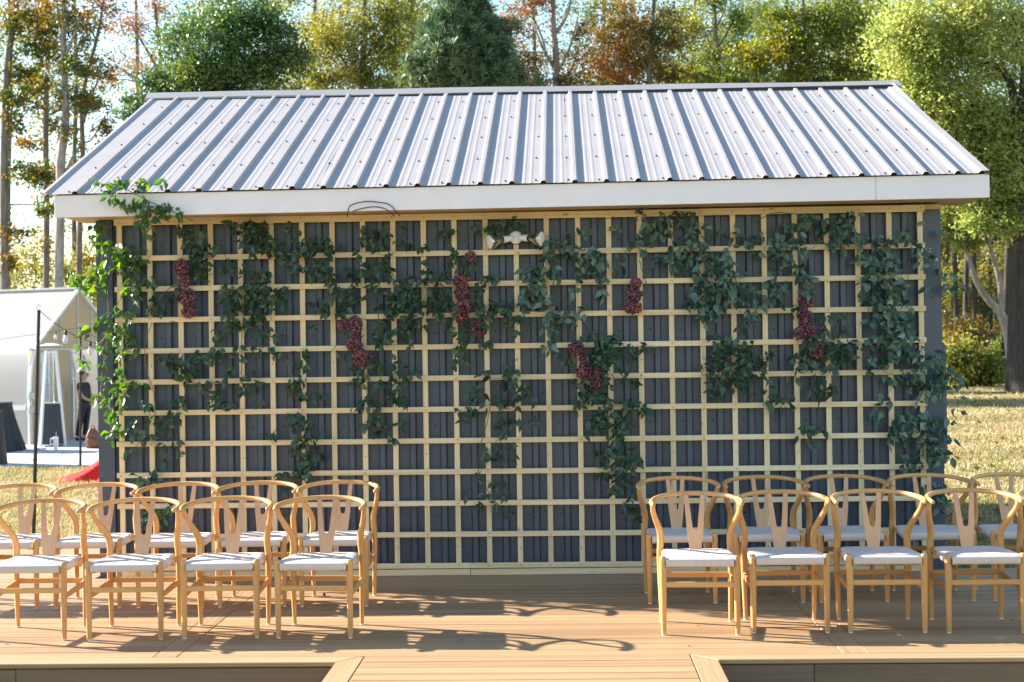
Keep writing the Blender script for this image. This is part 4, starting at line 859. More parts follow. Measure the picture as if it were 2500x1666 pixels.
TREE_DATA = {
    'T1': ([(-15.44, 36.83, 3.7, 0.152), (-15.41, 36.82, 8.12, 0.138), (-15.22, 36.81, 11.58, 0.124), (-14.91, 36.81, 13.65, 0.097), (-14.72, 36.8, 17.1, 0.055)], [(-14.78, 36.82, 12.82, 1.24, 1.11, 700), (-14.94, 36.82, 11.3, 0.76, 0.62, 260), (-14.11, 36.84, 11.98, 0.69, 0.69, 300), (-14.68, 36.83, 10.19, 1.04, 0.62, 420), (-15.11, 36.82, 9.5, 0.55, 0.55, 140), (-14.44, 36.85, 7.9, 0.83, 0.55, 420), (-14.04, 36.87, 6.72, 0.48, 0.55, 180), (-15.02, 36.84, 5.91, 0.69, 0.55, 160), (-15.31, 36.83, 4.8, 0.41, 0.55, 120), (-15.04, 36.8, 14.48, 1.11, 0.83, 300)], []),
    'T2': ([(-15.13, 39.85, 3.81, 0.118), (-15.07, 39.83, 7.04, 0.11), (-15.06, 39.82, 9.97, 0.103), (-14.94, 39.81, 12.91, 0.088), (-14.96, 39.8, 16.58, 0.059)], [(-14.89, 39.81, 13.64, 0.73, 1.18, 330), (-15.21, 39.81, 11.45, 0.73, 0.73, 220), (-15.08, 39.82, 9.97, 0.59, 0.59, 140), (-15.61, 39.81, 9.25, 0.59, 0.44, 120), (-14.97, 39.83, 7.92, 0.59, 0.88, 240), (-15.37, 39.83, 5.57, 0.59, 0.59, 90), (-14.79, 39.81, 15.11, 0.88, 0.88, 200)], []),
    'T3': ([(-13.28, 35.91, 3.63, 0.176), (-13.17, 35.9, 6.61, 0.149), (-13.15, 35.89, 7.96, 0.149), (-12.97, 35.89, 9.31, 0.135), (-12.98, 35.89, 10.94, 0.122), (-12.99, 35.88, 12.56, 0.095), (-12.81, 35.87, 15.4, 0.054)], [(-12.78, 35.89, 12.56, 0.88, 1.08, 420), (-12.6, 35.9, 11.07, 0.74, 0.61, 260), (-13.23, 35.88, 10.0, 0.68, 0.68, 200), (-12.35, 35.91, 9.98, 0.68, 0.61, 200), (-12.84, 35.9, 8.91, 0.54, 0.68, 110), (-12.76, 35.88, 14.05, 0.95, 0.81, 250)], [[(-13.13, 35.9, 7.42, 0.068), (-12.71, 35.91, 8.23, 0.041), (-12.36, 35.92, 8.9, 0.027)], [(-13.01, 35.89, 9.99, 0.068), (-13.35, 35.87, 10.67, 0.041), (-13.75, 35.86, 11.22, 0.027)], [(-12.99, 35.88, 11.35, 0.068), (-12.59, 35.89, 12.15, 0.041), (-12.31, 35.9, 12.83, 0.027)]]),
    'T4': ([(-13.62, 38.9, 3.75, 0.108), (-13.56, 38.89, 6.05, 0.101), (-13.42, 38.88, 8.5, 0.094), (-13.43, 38.88, 10.08, 0.086), (-13.26, 38.88, 11.38, 0.072), (-12.88, 38.88, 12.67, 0.058), (-12.65, 38.89, 13.82, 0.043), (-12.45, 38.89, 15.54, 0.029)], [(-13.02, 38.88, 13.24, 0.72, 0.86, 190), (-12.75, 38.89, 11.66, 0.65, 0.65, 170), (-13.02, 38.89, 10.51, 0.79, 0.79, 210), (-12.64, 38.91, 9.49, 0.58, 0.5, 120), (-13.6, 38.88, 8.07, 0.5, 0.58, 90), (-12.47, 38.89, 14.39, 0.72, 0.86, 150), (-13.39, 38.89, 7.2, 0.43, 0.58, 60)], [[(-13.43, 38.88, 9.65, 0.058), (-13.06, 38.89, 10.8, 0.043), (-12.76, 38.89, 11.37, 0.022)], [(-13.5, 38.88, 9.07, 0.043), (-13.15, 38.89, 9.21, 0.029), (-12.71, 38.9, 9.78, 0.022)], [(-12.88, 38.88, 12.67, 0.036), (-13.16, 38.87, 13.39, 0.029), (-13.37, 38.86, 13.97, 0.017)]]),
    'T5': ([(-12.3, 44.92, 10.24, 0.081), (-12.36, 44.9, 13.79, 0.073), (-12.47, 44.89, 14.92, 0.065), (-12.48, 44.88, 16.85, 0.048)], [(-13.23, 44.87, 13.15, 0.97, 0.81, 130), (-13.77, 44.85, 14.61, 0.81, 0.81, 100), (-12.23, 44.9, 15.24, 0.81, 0.81, 140), (-14.04, 44.85, 12.6, 0.56, 0.56, 60), (-12.96, 44.88, 14.6, 0.81, 0.65, 90), (-13.32, 44.88, 11.87, 0.65, 0.65, 60), (-11.84, 44.92, 14.1, 0.65, 0.65, 80)], [[(-12.31, 44.91, 12.66, 0.056), (-13.05, 44.88, 13.96, 0.048), (-13.61, 44.85, 14.77, 0.032)], [(-12.28, 44.91, 11.85, 0.048), (-13.32, 44.87, 12.51, 0.04), (-14.11, 44.84, 13.01, 0.024)]]),
    'T6': ([(-5.67, 28.15, 6.6, 0.225), (-5.71, 28.15, 7.95, 0.202), (-5.74, 28.14, 9.64, 0.157), (-5.67, 28.13, 10.87, 0.09)], [(-5.68, 28.14, 9.86, 1.68, 1.24, 3200), (-6.7, 28.11, 9.2, 1.24, 1.01, 1700), (-4.68, 28.17, 9.51, 1.12, 1.12, 1700), (-7.49, 28.08, 9.21, 0.73, 0.62, 700), (-8.17, 28.06, 8.49, 0.56, 0.39, 320), (-5.67, 28.13, 10.76, 1.35, 0.73, 1400), (-4.66, 28.17, 10.63, 0.84, 0.67, 800), (-4.11, 28.19, 9.84, 0.73, 0.95, 900), (-8.51, 28.05, 8.22, 0.31, 0.22, 90), (-7.14, 28.09, 10.22, 0.62, 0.67, 450), (-6.94, 28.1, 8.53, 1.35, 0.67, 1200), (-5.03, 28.17, 8.5, 1.46, 0.67, 1300)], [[(-5.7, 28.14, 8.51, 0.101), (-6.59, 28.11, 9.2, 0.067), (-7.26, 28.09, 9.43, 0.034)], [(-5.72, 28.14, 9.08, 0.101), (-4.79, 28.17, 9.62, 0.067), (-4.11, 28.19, 10.06, 0.034)]]),
    'T7': ([(-3.09, 35.24, 8.62, 0.106), (-3.0, 35.23, 10.74, 0.093), (-2.9, 35.22, 12.99, 0.066), (-3.01, 35.21, 14.58, 0.04)], [(-4.24, 35.18, 11.55, 0.86, 1.46, 900), (-3.18, 35.22, 12.2, 1.19, 1.32, 1200), (-2.26, 35.25, 11.26, 0.99, 1.26, 800), (-4.26, 35.19, 10.36, 0.79, 0.73, 500), (-3.33, 35.22, 10.54, 1.06, 0.73, 650), (-1.92, 35.26, 12.31, 0.79, 0.99, 550), (-3.42, 35.2, 13.92, 1.46, 0.93, 700), (-2.41, 35.25, 10.2, 0.79, 0.4, 300)], [[(-3.02, 35.23, 10.08, 0.053), (-3.59, 35.21, 11.01, 0.04), (-4.11, 35.19, 11.81, 0.026)], [(-2.98, 35.23, 11.0, 0.053), (-2.39, 35.25, 11.79, 0.04), (-1.98, 35.26, 12.45, 0.026)]]),
    'T8': ([(0.6, 31.37, 7.97, 0.109), (0.66, 31.35, 11.96, 0.085), (0.71, 31.34, 13.66, 0.036)], [(0.54, 31.35, 11.84, 0.97, 0.6, 500), (0.1, 31.33, 11.0, 0.91, 0.54, 520), (1.07, 31.37, 10.99, 0.91, 0.6, 560), (-0.15, 31.33, 10.22, 0.97, 0.54, 560), (1.24, 31.38, 10.14, 0.97, 0.67, 620), (0.39, 31.35, 9.73, 1.21, 0.48, 620), (-0.34, 31.33, 9.5, 0.79, 0.34, 300), (1.78, 31.4, 9.53, 0.67, 0.34, 260), (0.79, 31.35, 12.69, 0.67, 0.73, 320), (0.64, 31.35, 10.75, 0.73, 0.85, 460)], []),
    'T9': ([(3.22, 35.46, 8.53, 0.119), (3.26, 35.45, 10.91, 0.113), (3.18, 35.44, 12.11, 0.099), (3.23, 35.43, 13.7, 0.066)], [(2.06, 35.4, 12.26, 0.66, 0.73, 110), (2.59, 35.42, 12.71, 0.73, 0.46, 120), (3.83, 35.47, 11.04, 0.6, 0.73, 120), (2.37, 35.42, 10.93, 0.73, 0.66, 130), (4.1, 35.47, 11.83, 0.5, 0.53, 70), (1.84, 35.4, 11.2, 0.53, 0.79, 110), (3.62, 35.46, 10.25, 0.53, 0.4, 80), (2.49, 35.42, 10.2, 0.66, 0.33, 110), (3.13, 35.43, 13.17, 0.79, 0.53, 120)], [[(3.23, 35.45, 10.65, 0.066), (2.77, 35.43, 11.45, 0.046), (2.52, 35.41, 12.38, 0.026)], [(3.22, 35.45, 10.38, 0.053), (3.7, 35.46, 11.3, 0.04), (4.01, 35.47, 12.49, 0.026)], [(3.2, 35.44, 11.71, 0.06), (3.65, 35.45, 12.37, 0.04), (3.86, 35.46, 13.29, 0.026)], [(3.03, 35.44, 10.92, 0.04), (2.65, 35.42, 12.11, 0.033), (2.19, 35.4, 12.65, 0.02)], [(3.31, 35.45, 10.12, 0.06), (3.76, 35.46, 10.71, 0.04), (4.03, 35.47, 11.43, 0.02)], [(2.64, 35.42, 11.72, 0.026), (2.25, 35.41, 11.72, 0.02), (1.92, 35.4, 12.13, 0.013)]]),
    'T10': ([(6.15, 33.56, 8.19, 0.089), (6.14, 33.55, 10.22, 0.082), (6.22, 33.55, 11.36, 0.07), (6.37, 33.54, 12.75, 0.051)], [(4.82, 33.5, 11.0, 0.63, 0.89, 520), (5.59, 33.52, 11.56, 0.95, 0.95, 650), (6.35, 33.55, 11.61, 1.01, 0.95, 560), (5.06, 33.51, 10.04, 0.89, 0.48, 460), (6.98, 33.57, 10.97, 0.57, 0.82, 260), (5.83, 33.54, 10.48, 0.95, 0.57, 430), (6.83, 33.57, 10.02, 0.7, 0.44, 280), (5.86, 33.53, 12.88, 1.01, 0.51, 300)], [[(6.15, 33.55, 9.96, 0.044), (5.77, 33.53, 10.86, 0.032), (5.46, 33.52, 11.62, 0.019)], [(6.19, 33.55, 10.72, 0.044), (6.6, 33.56, 11.48, 0.032), (6.93, 33.57, 11.98, 0.019)], [(6.15, 33.55, 9.71, 0.038), (5.44, 33.52, 10.23, 0.025), (4.95, 33.5, 10.87, 0.019)]]),
    'T11': ([(8.74, 37.65, 8.75, 0.083), (8.75, 37.64, 10.82, 0.076), (8.67, 37.63, 12.21, 0.062), (8.59, 37.62, 14.14, 0.041)], [(8.27, 37.62, 11.52, 0.76, 0.76, 190), (7.87, 37.6, 12.49, 0.62, 0.62, 120), (9.25, 37.65, 12.47, 0.62, 0.62, 120), (7.85, 37.61, 10.63, 0.83, 0.48, 230), (9.38, 37.66, 11.64, 0.62, 0.69, 170), (8.57, 37.62, 13.31, 0.83, 0.55, 140), (9.09, 37.65, 10.68, 0.69, 0.55, 190)], [[(8.71, 37.64, 11.1, 0.041), (8.28, 37.62, 12.21, 0.028), (8.02, 37.6, 13.04, 0.017)], [(8.72, 37.63, 11.65, 0.041), (9.26, 37.65, 12.61, 0.028), (9.54, 37.65, 13.44, 0.017)], [(8.74, 37.64, 10.55, 0.041), (7.99, 37.61, 10.97, 0.028), (7.44, 37.59, 11.53, 0.017)], [(8.67, 37.63, 12.34, 0.03), (8.99, 37.64, 13.03, 0.021), (9.06, 37.64, 13.58, 0.014)]]),
    'T12': ([(10.7, 31.71, 7.83, 0.097), (10.67, 31.7, 10.37, 0.085), (10.57, 31.69, 11.82, 0.054), (10.56, 31.69, 12.55, 0.036)], [(9.22, 31.65, 10.03, 0.91, 0.6, 780), (10.43, 31.69, 10.49, 1.03, 0.91, 1100), (9.9, 31.67, 11.23, 0.67, 0.6, 420), (11.52, 31.73, 10.6, 0.91, 0.91, 900), (12.05, 31.75, 9.68, 0.91, 0.67, 800), (10.54, 31.7, 9.46, 1.33, 0.46, 900), (8.55, 31.63, 9.49, 0.6, 0.42, 300), (10.93, 31.71, 11.45, 0.73, 0.6, 300), (11.9, 31.74, 11.56, 0.73, 0.73, 350), (12.61, 31.77, 10.7, 0.6, 0.97, 600)], [[(10.69, 31.71, 9.52, 0.048), (9.95, 31.68, 10.26, 0.036), (9.35, 31.66, 10.51, 0.018)], [(10.67, 31.7, 10.01, 0.048), (11.4, 31.73, 10.72, 0.036), (11.9, 31.74, 11.2, 0.018)], [(10.62, 31.7, 10.73, 0.036), (10.21, 31.68, 11.58, 0.024), (10.04, 31.67, 12.19, 0.015)]]),
    'T13': ([(14.99, 25.89, 0.44, 0.456), (14.95, 25.88, 1.79, 0.363), (14.95, 25.88, 3.66, 0.321), (15.07, 25.87, 6.15, 0.249), (15.16, 25.86, 8.74, 0.135)], [(14.45, 25.85, 6.57, 1.04, 0.83, 1800), (13.3, 25.81, 5.76, 0.73, 0.62, 900), (15.06, 25.87, 5.32, 0.62, 0.62, 700), (14.24, 25.84, 5.95, 0.93, 0.62, 1200), (13.01, 25.8, 6.9, 0.73, 0.62, 900), (12.6, 25.78, 7.53, 0.83, 0.62, 900), (12.52, 25.77, 9.09, 1.14, 1.14, 3000), (13.77, 25.81, 9.38, 1.19, 1.35, 3300), (14.91, 25.85, 9.16, 0.93, 1.35, 2500), (11.96, 25.75, 9.72, 0.73, 0.78, 1100), (13.02, 25.79, 7.63, 1.09, 0.88, 2500), (14.26, 25.84, 7.51, 1.09, 0.93, 2500), (15.08, 25.87, 6.87, 0.73, 1.14, 1600), (12.4, 25.77, 8.1, 0.62, 0.62, 800), (13.83, 25.83, 6.16, 0.93, 0.62, 1600), (14.65, 25.86, 5.63, 0.83, 0.78, 1500), (14.02, 25.84, 5.12, 0.62, 0.52, 800), (13.65, 25.83, 4.66, 0.47, 0.36, 300), (14.84, 25.87, 4.65, 0.62, 0.47, 700), (13.68, 25.8, 10.52, 1.35, 0.62, 1700), (12.39, 25.77, 6.91, 0.62, 0.47, 500), (13.21, 25.8, 6.48, 0.62, 0.52, 600), (15.51, 25.88, 8.21, 0.62, 1.56, 1500)], [[(14.98, 25.87, 5.94, 0.145), (14.78, 25.85, 7.91, 0.114), (14.38, 25.84, 8.54, 0.073), (13.92, 25.82, 8.91, 0.041)], [(14.97, 25.87, 6.36, 0.124), (14.36, 25.84, 7.19, 0.083), (13.74, 25.82, 7.62, 0.041)], [(14.85, 25.87, 4.08, 0.093), (14.33, 25.85, 4.91, 0.062), (13.92, 25.83, 5.33, 0.031)]]),
    'F0': ([(17.88, 44.0, -0.06, 0.08), (17.95, 43.99, 2.98, 0.07), (18.03, 43.98, 5.93, 0.059), (18.08, 43.98, 7.95, 0.035)], [(18.04, 43.98, 6.86, 0.7, 0.93, 260), (17.75, 43.96, 8.11, 0.78, 0.78, 220), (18.31, 43.98, 9.19, 0.78, 0.93, 240)], []),
    'F1': ([(17.18, 39.98, 0.07, 0.099), (17.18, 39.97, 2.88, 0.086), (17.17, 39.95, 5.61, 0.073), (17.17, 39.94, 7.63, 0.043)], [(17.18, 39.95, 6.48, 0.65, 0.86, 260), (16.91, 39.94, 7.63, 0.72, 0.72, 220), (17.43, 39.95, 8.63, 0.72, 0.86, 240)], []),
    'F2': ([(16.59, 36.95, 0.16, 0.101), (16.67, 36.95, 2.8, 0.088), (16.77, 36.94, 5.37, 0.075), (16.83, 36.93, 7.54, 0.044)], [(16.78, 36.94, 6.18, 0.61, 0.81, 260), (16.53, 36.92, 7.27, 0.68, 0.68, 220), (17.01, 36.93, 8.21, 0.68, 0.81, 240)], []),
    'F3': ([(17.87, 40.0, 0.06, 0.132), (17.85, 39.99, 2.87, 0.115), (17.8, 39.97, 5.6, 0.098), (17.79, 39.97, 7.48, 0.058)], [(17.81, 39.97, 6.47, 0.65, 0.86, 260), (17.54, 39.96, 7.62, 0.72, 0.72, 220), (18.06, 39.97, 8.62, 0.72, 0.86, 240)], []),
    'F4': ([(19.61, 45.07, -0.11, 0.109), (19.69, 45.05, 2.98, 0.095), (19.79, 45.04, 5.99, 0.081), (19.86, 45.03, 8.84, 0.048)], [(19.8, 45.04, 6.94, 0.71, 0.95, 260), (19.51, 45.03, 8.21, 0.79, 0.79, 220), (20.08, 45.04, 9.31, 0.79, 0.95, 240)], []),
    'F5': ([(18.99, 42.04, -0.01, 0.086), (19.0, 42.03, 2.91, 0.075), (19.0, 42.02, 5.75, 0.064), (19.0, 42.01, 7.85, 0.037)], [(19.01, 42.01, 6.65, 0.67, 0.9, 260), (18.73, 42.0, 7.85, 0.75, 0.75, 220), (19.27, 42.01, 8.89, 0.75, 0.9, 240)], []),
    'F6': ([(17.6, 35.99, 0.18, 0.122), (17.69, 35.98, 2.76, 0.106), (17.81, 35.97, 5.27, 0.09), (17.88, 35.97, 7.39, 0.053)], [(17.82, 35.97, 6.07, 0.6, 0.79, 260), (17.57, 35.96, 7.13, 0.66, 0.66, 220), (18.05, 35.97, 8.05, 0.66, 0.79, 240)], []),
    'F7': ([(19.71, 50.07, -0.25, 0.079), (19.79, 50.06, 3.12, 0.069), (19.89, 50.05, 6.4, 0.059), (19.95, 50.04, 8.65, 0.035)], [(19.91, 50.05, 7.44, 0.78, 1.04, 260), (19.58, 50.03, 8.82, 0.86, 0.86, 220), (20.2, 50.04, 10.02, 0.86, 1.04, 240)], []),
    'F8': ([(21.07, 48.12, -0.21, 0.077), (21.07, 48.1, 3.04, 0.067), (21.06, 48.09, 6.22, 0.057), (21.06, 48.08, 8.39, 0.033)], [(21.07, 48.09, 7.22, 0.75, 1.0, 260), (20.76, 48.07, 8.56, 0.84, 0.84, 220), (21.36, 48.08, 9.72, 0.84, 1.0, 240)], []),
    'T15': ([(15.44, 27.91, 0.43, 0.164), (15.24, 27.9, 1.8, 0.142), (15.01, 27.88, 2.46, 0.12), (14.74, 27.87, 2.74, 0.099), (14.42, 27.86, 3.24, 0.082), (14.24, 27.85, 3.79, 0.066), (14.05, 27.84, 4.34, 0.044)], [(14.0, 27.84, 4.67, 0.49, 0.49, 260), (14.61, 27.86, 4.88, 0.49, 0.44, 220), (14.27, 27.85, 4.34, 0.44, 0.27, 100)], [[(15.04, 27.89, 2.41, 0.088), (15.02, 27.88, 3.12, 0.077), (14.87, 27.87, 3.78, 0.06), (14.73, 27.87, 4.44, 0.044)]]),
    'B1': ([(-7.11, 49.1, 10.76, 0.138), (-6.98, 49.09, 13.87, 0.104), (-6.84, 49.08, 17.5, 0.069)], [(-6.87, 49.09, 15.42, 1.38, 1.56, 420), (-7.07, 49.09, 13.52, 1.21, 1.04, 360), (-8.07, 49.04, 16.48, 1.04, 1.04, 160), (-5.64, 49.12, 16.79, 1.21, 1.04, 200)], []),
    'B2': ([(-3.0, 51.24, 11.0, 0.143), (-3.04, 51.22, 14.21, 0.107), (-2.93, 51.21, 17.96, 0.071)], [(-3.11, 51.22, 15.82, 1.25, 1.61, 420), (-2.96, 51.23, 13.86, 1.43, 1.07, 420), (-3.8, 51.18, 17.26, 1.25, 1.07, 200), (1.32, 51.38, 13.44, 1.07, 0.8, 260)], []),
    'B3': ([(5.15, 49.52, 10.58, 0.121), (5.23, 49.51, 13.69, 0.104), (5.33, 49.5, 17.32, 0.069)], [(5.19, 49.51, 13.69, 1.56, 1.21, 330), (6.43, 49.55, 15.23, 1.38, 1.38, 330), (4.88, 49.49, 15.6, 0.86, 1.04, 110), (7.44, 49.59, 13.66, 1.38, 1.21, 360)], []),
    'B4': ([(9.14, 51.66, 10.83, 0.125), (9.22, 51.65, 14.04, 0.107), (9.42, 51.64, 17.79, 0.071)], [(9.36, 51.65, 13.68, 1.96, 1.07, 480), (8.67, 51.62, 15.48, 1.25, 1.43, 240), (11.15, 51.71, 14.37, 1.43, 1.43, 360), (12.42, 51.75, 15.78, 1.43, 1.43, 300), (10.46, 51.68, 16.16, 1.07, 1.07, 130)], []),
    'B5': ([(16.11, 47.9, 10.13, 0.134), (15.98, 47.88, 13.14, 0.1), (15.95, 47.87, 16.65, 0.067)], [(16.0, 47.88, 14.64, 1.34, 1.67, 600), (15.65, 47.87, 12.98, 1.5, 1.17, 600), (14.51, 47.82, 15.17, 1.34, 1.34, 380), (17.15, 47.92, 13.12, 1.34, 1.34, 500)], []),
    'K0': ([(-22.26, 54.59, 8.64, 0.114), (-22.06, 54.57, 14.34, 0.095), (-22.1, 54.55, 19.28, 0.057)], [(-23.5, 54.52, 14.36, 1.71, 1.33, 304), (-21.03, 54.6, 14.7, 1.81, 1.33, 304), (-22.33, 54.55, 16.43, 2.09, 1.52, 336), (-20.61, 54.61, 17.36, 1.52, 1.14, 176), (-23.64, 54.5, 17.78, 1.52, 1.14, 160), (-22.1, 54.55, 19.28, 2.09, 1.33, 176), (-22.23, 54.58, 10.16, 1.52, 2.28, 208), (-22.84, 54.57, 7.5, 1.71, 1.33, 208)], []),
    'K1': ([(-21.6, 61.61, 9.33, 0.126), (-21.39, 61.59, 15.63, 0.105), (-21.43, 61.57, 21.1, 0.063)], [(-22.98, 61.54, 15.65, 1.89, 1.47, 209), (-20.25, 61.63, 16.03, 2.0, 1.47, 209), (-21.69, 61.57, 17.95, 2.31, 1.68, 231), (-19.78, 61.63, 18.97, 1.68, 1.26, 121), (-23.14, 61.51, 19.44, 1.68, 1.26, 110), (-21.43, 61.57, 21.1, 2.31, 1.47, 121), (-21.58, 61.6, 11.01, 1.68, 2.52, 143), (-22.25, 61.59, 8.07, 1.89, 1.47, 143)], []),
    'K2': ([(-17.86, 59.74, 9.07, 0.123), (-17.65, 59.72, 15.2, 0.102), (-17.69, 59.7, 20.52, 0.061)], [(-19.2, 59.67, 15.23, 1.84, 1.43, 133), (-16.54, 59.76, 15.6, 1.94, 1.43, 133), (-17.94, 59.7, 17.46, 2.25, 1.64, 147), (-16.09, 59.76, 18.45, 1.64, 1.23, 77), (-19.35, 59.65, 18.91, 1.64, 1.23, 70), (-17.69, 59.7, 20.52, 2.25, 1.43, 77)], []),
    'K3': ([(-12.69, 57.92, 8.8, 0.119), (-12.49, 57.9, 14.76, 0.099), (-12.53, 57.88, 19.93, 0.06)], [(-14.0, 57.85, 14.78, 1.79, 1.39, 380), (-11.41, 57.94, 15.14, 1.89, 1.39, 380), (-12.77, 57.88, 16.95, 2.19, 1.59, 420), (-10.97, 57.94, 17.92, 1.59, 1.19, 220), (-14.14, 57.83, 18.36, 1.59, 1.19, 200), (-12.53, 57.88, 19.93, 2.19, 1.39, 220)], []),
    'K4': ([(-4.52, 56.2, 8.48, 0.116), (-4.32, 56.18, 14.27, 0.096), (-4.36, 56.16, 19.29, 0.058)], [(-5.78, 56.13, 14.29, 1.74, 1.35, 380), (-3.27, 56.22, 14.64, 1.83, 1.35, 380), (-4.6, 56.16, 16.4, 2.12, 1.54, 420), (-2.85, 56.22, 17.34, 1.54, 1.16, 220), (-5.93, 56.11, 17.77, 1.54, 1.16, 200), (-4.36, 56.16, 19.29, 2.12, 1.35, 220)], []),
    'K5': ([(1.91, 63.43, 9.09, 0.128), (2.13, 63.4, 15.48, 0.107), (2.08, 63.38, 21.02, 0.064)], [(0.51, 63.35, 15.5, 1.92, 1.49, 152), (3.29, 63.44, 15.89, 2.02, 1.49, 152), (1.82, 63.38, 17.83, 2.34, 1.71, 168), (3.75, 63.45, 18.87, 1.71, 1.28, 88), (0.35, 63.33, 19.34, 1.71, 1.28, 80), (2.08, 63.38, 21.02, 2.34, 1.49, 88)], []),
    'K6': ([(6.92, 61.6, 8.82, 0.124), (7.13, 61.58, 15.04, 0.104), (7.09, 61.55, 20.43, 0.062)], [(5.56, 61.52, 15.06, 1.87, 1.45, 342), (8.26, 61.62, 15.44, 1.97, 1.45, 342), (6.84, 61.56, 17.32, 2.28, 1.66, 378), (8.72, 61.62, 18.33, 1.66, 1.24, 198), (5.41, 61.5, 18.8, 1.66, 1.24, 180), (7.09, 61.55, 20.43, 2.28, 1.45, 198)], []),
    'K7': ([(10.85, 59.73, 8.56, 0.121), (11.06, 59.71, 14.61, 0.101), (11.01, 59.69, 19.85, 0.06)], [(9.53, 59.66, 14.63, 1.81, 1.41, 304), (12.15, 59.75, 15.0, 1.92, 1.41, 304), (10.77, 59.69, 16.83, 2.22, 1.61, 336), (12.59, 59.75, 17.81, 1.61, 1.21, 176), (9.38, 59.64, 18.26, 1.61, 1.21, 160), (11.01, 59.69, 19.85, 2.22, 1.41, 176)], []),
    'K8': ([(14.16, 57.85, 8.32, 0.118), (14.36, 57.83, 14.19, 0.098), (14.31, 57.81, 19.28, 0.059)], [(12.87, 57.78, 14.21, 1.76, 1.37, 380), (15.42, 57.86, 14.57, 1.86, 1.37, 380), (14.08, 57.81, 16.35, 2.15, 1.57, 420), (15.85, 57.87, 17.3, 1.57, 1.18, 220), (12.73, 57.76, 17.74, 1.57, 1.18, 200), (14.31, 57.81, 19.28, 2.15, 1.37, 220)], []),
    'K9': ([(18.21, 55.99, 8.06, 0.114), (18.4, 55.97, 13.76, 0.095), (18.36, 55.95, 18.7, 0.057)], [(16.96, 55.92, 13.78, 1.71, 1.33, 380), (19.43, 56.0, 14.13, 1.81, 1.33, 380), (18.13, 55.95, 15.86, 2.09, 1.52, 420), (19.85, 56.01, 16.78, 1.52, 1.14, 220), (16.82, 55.9, 17.2, 1.52, 1.14, 200), (18.36, 55.95, 18.7, 2.09, 1.33, 220)], []),
}
SHRUB_DATA = [(15.36, 32.91, 1.1, 0.59, 0.72, 900), (16.16, 32.93, 0.78, 0.52, 0.47, 500), (16.47, 35.94, 1.91, 0.53, 0.6, 420), (17.76, 36.99, 1.02, 0.47, 0.68, 380), (17.68, 41.98, 2.63, 0.45, 0.6, 260), (-18.53, 46.73, 5.28, 1.25, 0.92, 650), (-16.6, 45.79, 4.95, 0.9, 0.74, 420), (-14.94, 43.85, 5.22, 0.55, 0.79, 300), (-20.24, 48.67, 4.72, 0.78, 0.69, 250), (-13.59, 40.9, 4.12, 0.52, 0.67, 260), (17.77, 41.98, 3.67, 0.75, 1.05, 380), (19.25, 44.04, 3.42, 0.7, 1.09, 380), (19.2, 42.03, 4.25, 0.67, 0.9, 320), (19.08, 40.03, 3.28, 0.58, 1.01, 300)]
# ------------------------------------------------------------------ vines
def leaf_mesh(L, W, fold, curl, mat, seed):
    """ovate pointed leaf hanging along -z, face to -y, base at the origin"""
    rr = random.Random(seed)
    mb = MB()
    prof = [(0.0, 0.0), (0.10, 0.55), (0.30, 1.0), (0.55, 0.86), (0.80, 0.42), (1.0, 0.0)]
    mid, left, right = [], [], []
    for t, w in prof:
        z = -L * (0.12 + 0.88 * t); y = -curl * math.sin(t * 2.2) * L
        mid.append((rr.uniform(-.01, .01) * L, y, z))
        wob = 1 + rr.uniform(-.1, .1)
        left.append((-w * W / 2 * wob, y - fold * w * W / 2 + rr.uniform(-.02, .02) * W, z + 0.02 * L * w))
        right.append((w * W / 2 * wob, y - fold * w * W / 2 + rr.uniform(-.02, .02) * W, z + 0.02 * L * w))
    vs = [(0, 0, 0)] + mid; k = len(vs); fs = []
    vs += left[1:-1] + right[1:-1]; n = len(prof)
    for side, off in ((0, k), (1, k + n - 2)):
        for i in range(n - 1):
            a, b = 1 + i, 2 + i
            la = off + i - 1 if i >= 1 else None; lb = off + i if i < n - 2 else None
            f = [a] + ([b]) + ([lb] if lb is not None else []) + ([la] if la is not None else [])
            fs.append(tuple(f if side == 0 else f[::-1]))
    w = 0.0012
    vs += [(-w, 0.0005, 0), (w, 0.0005, 0), (w, 0.0005, -L * 0.13), (-w, 0.0005, -L * 0.13)]
    m = len(vs); fs.append((m - 4, m - 3, m - 2, m - 1))
    me = bpy.data.meshes.new('leaf_mesh')
    me.from_pydata(vs, [], fs); me.materials.append(M[mat])
    me.polygons.foreach_set('use_smooth', [True] * len(me.polygons)); me.update()
    return me
LEAVES = {mat: [leaf_mesh(L, W, f, c, mat, i) for i, (L, W, f, c) in enumerate(((0.072, 0.034, .25, .06), (0.062, 0.032, .45, .14), (0.080, 0.036, .35, -.08), (0.050, 0.029, .15, .1), (0.072, 0.040, .5, .18)))]
          for mat in ('vine', 'vine_pale', 'vine_backlit')}
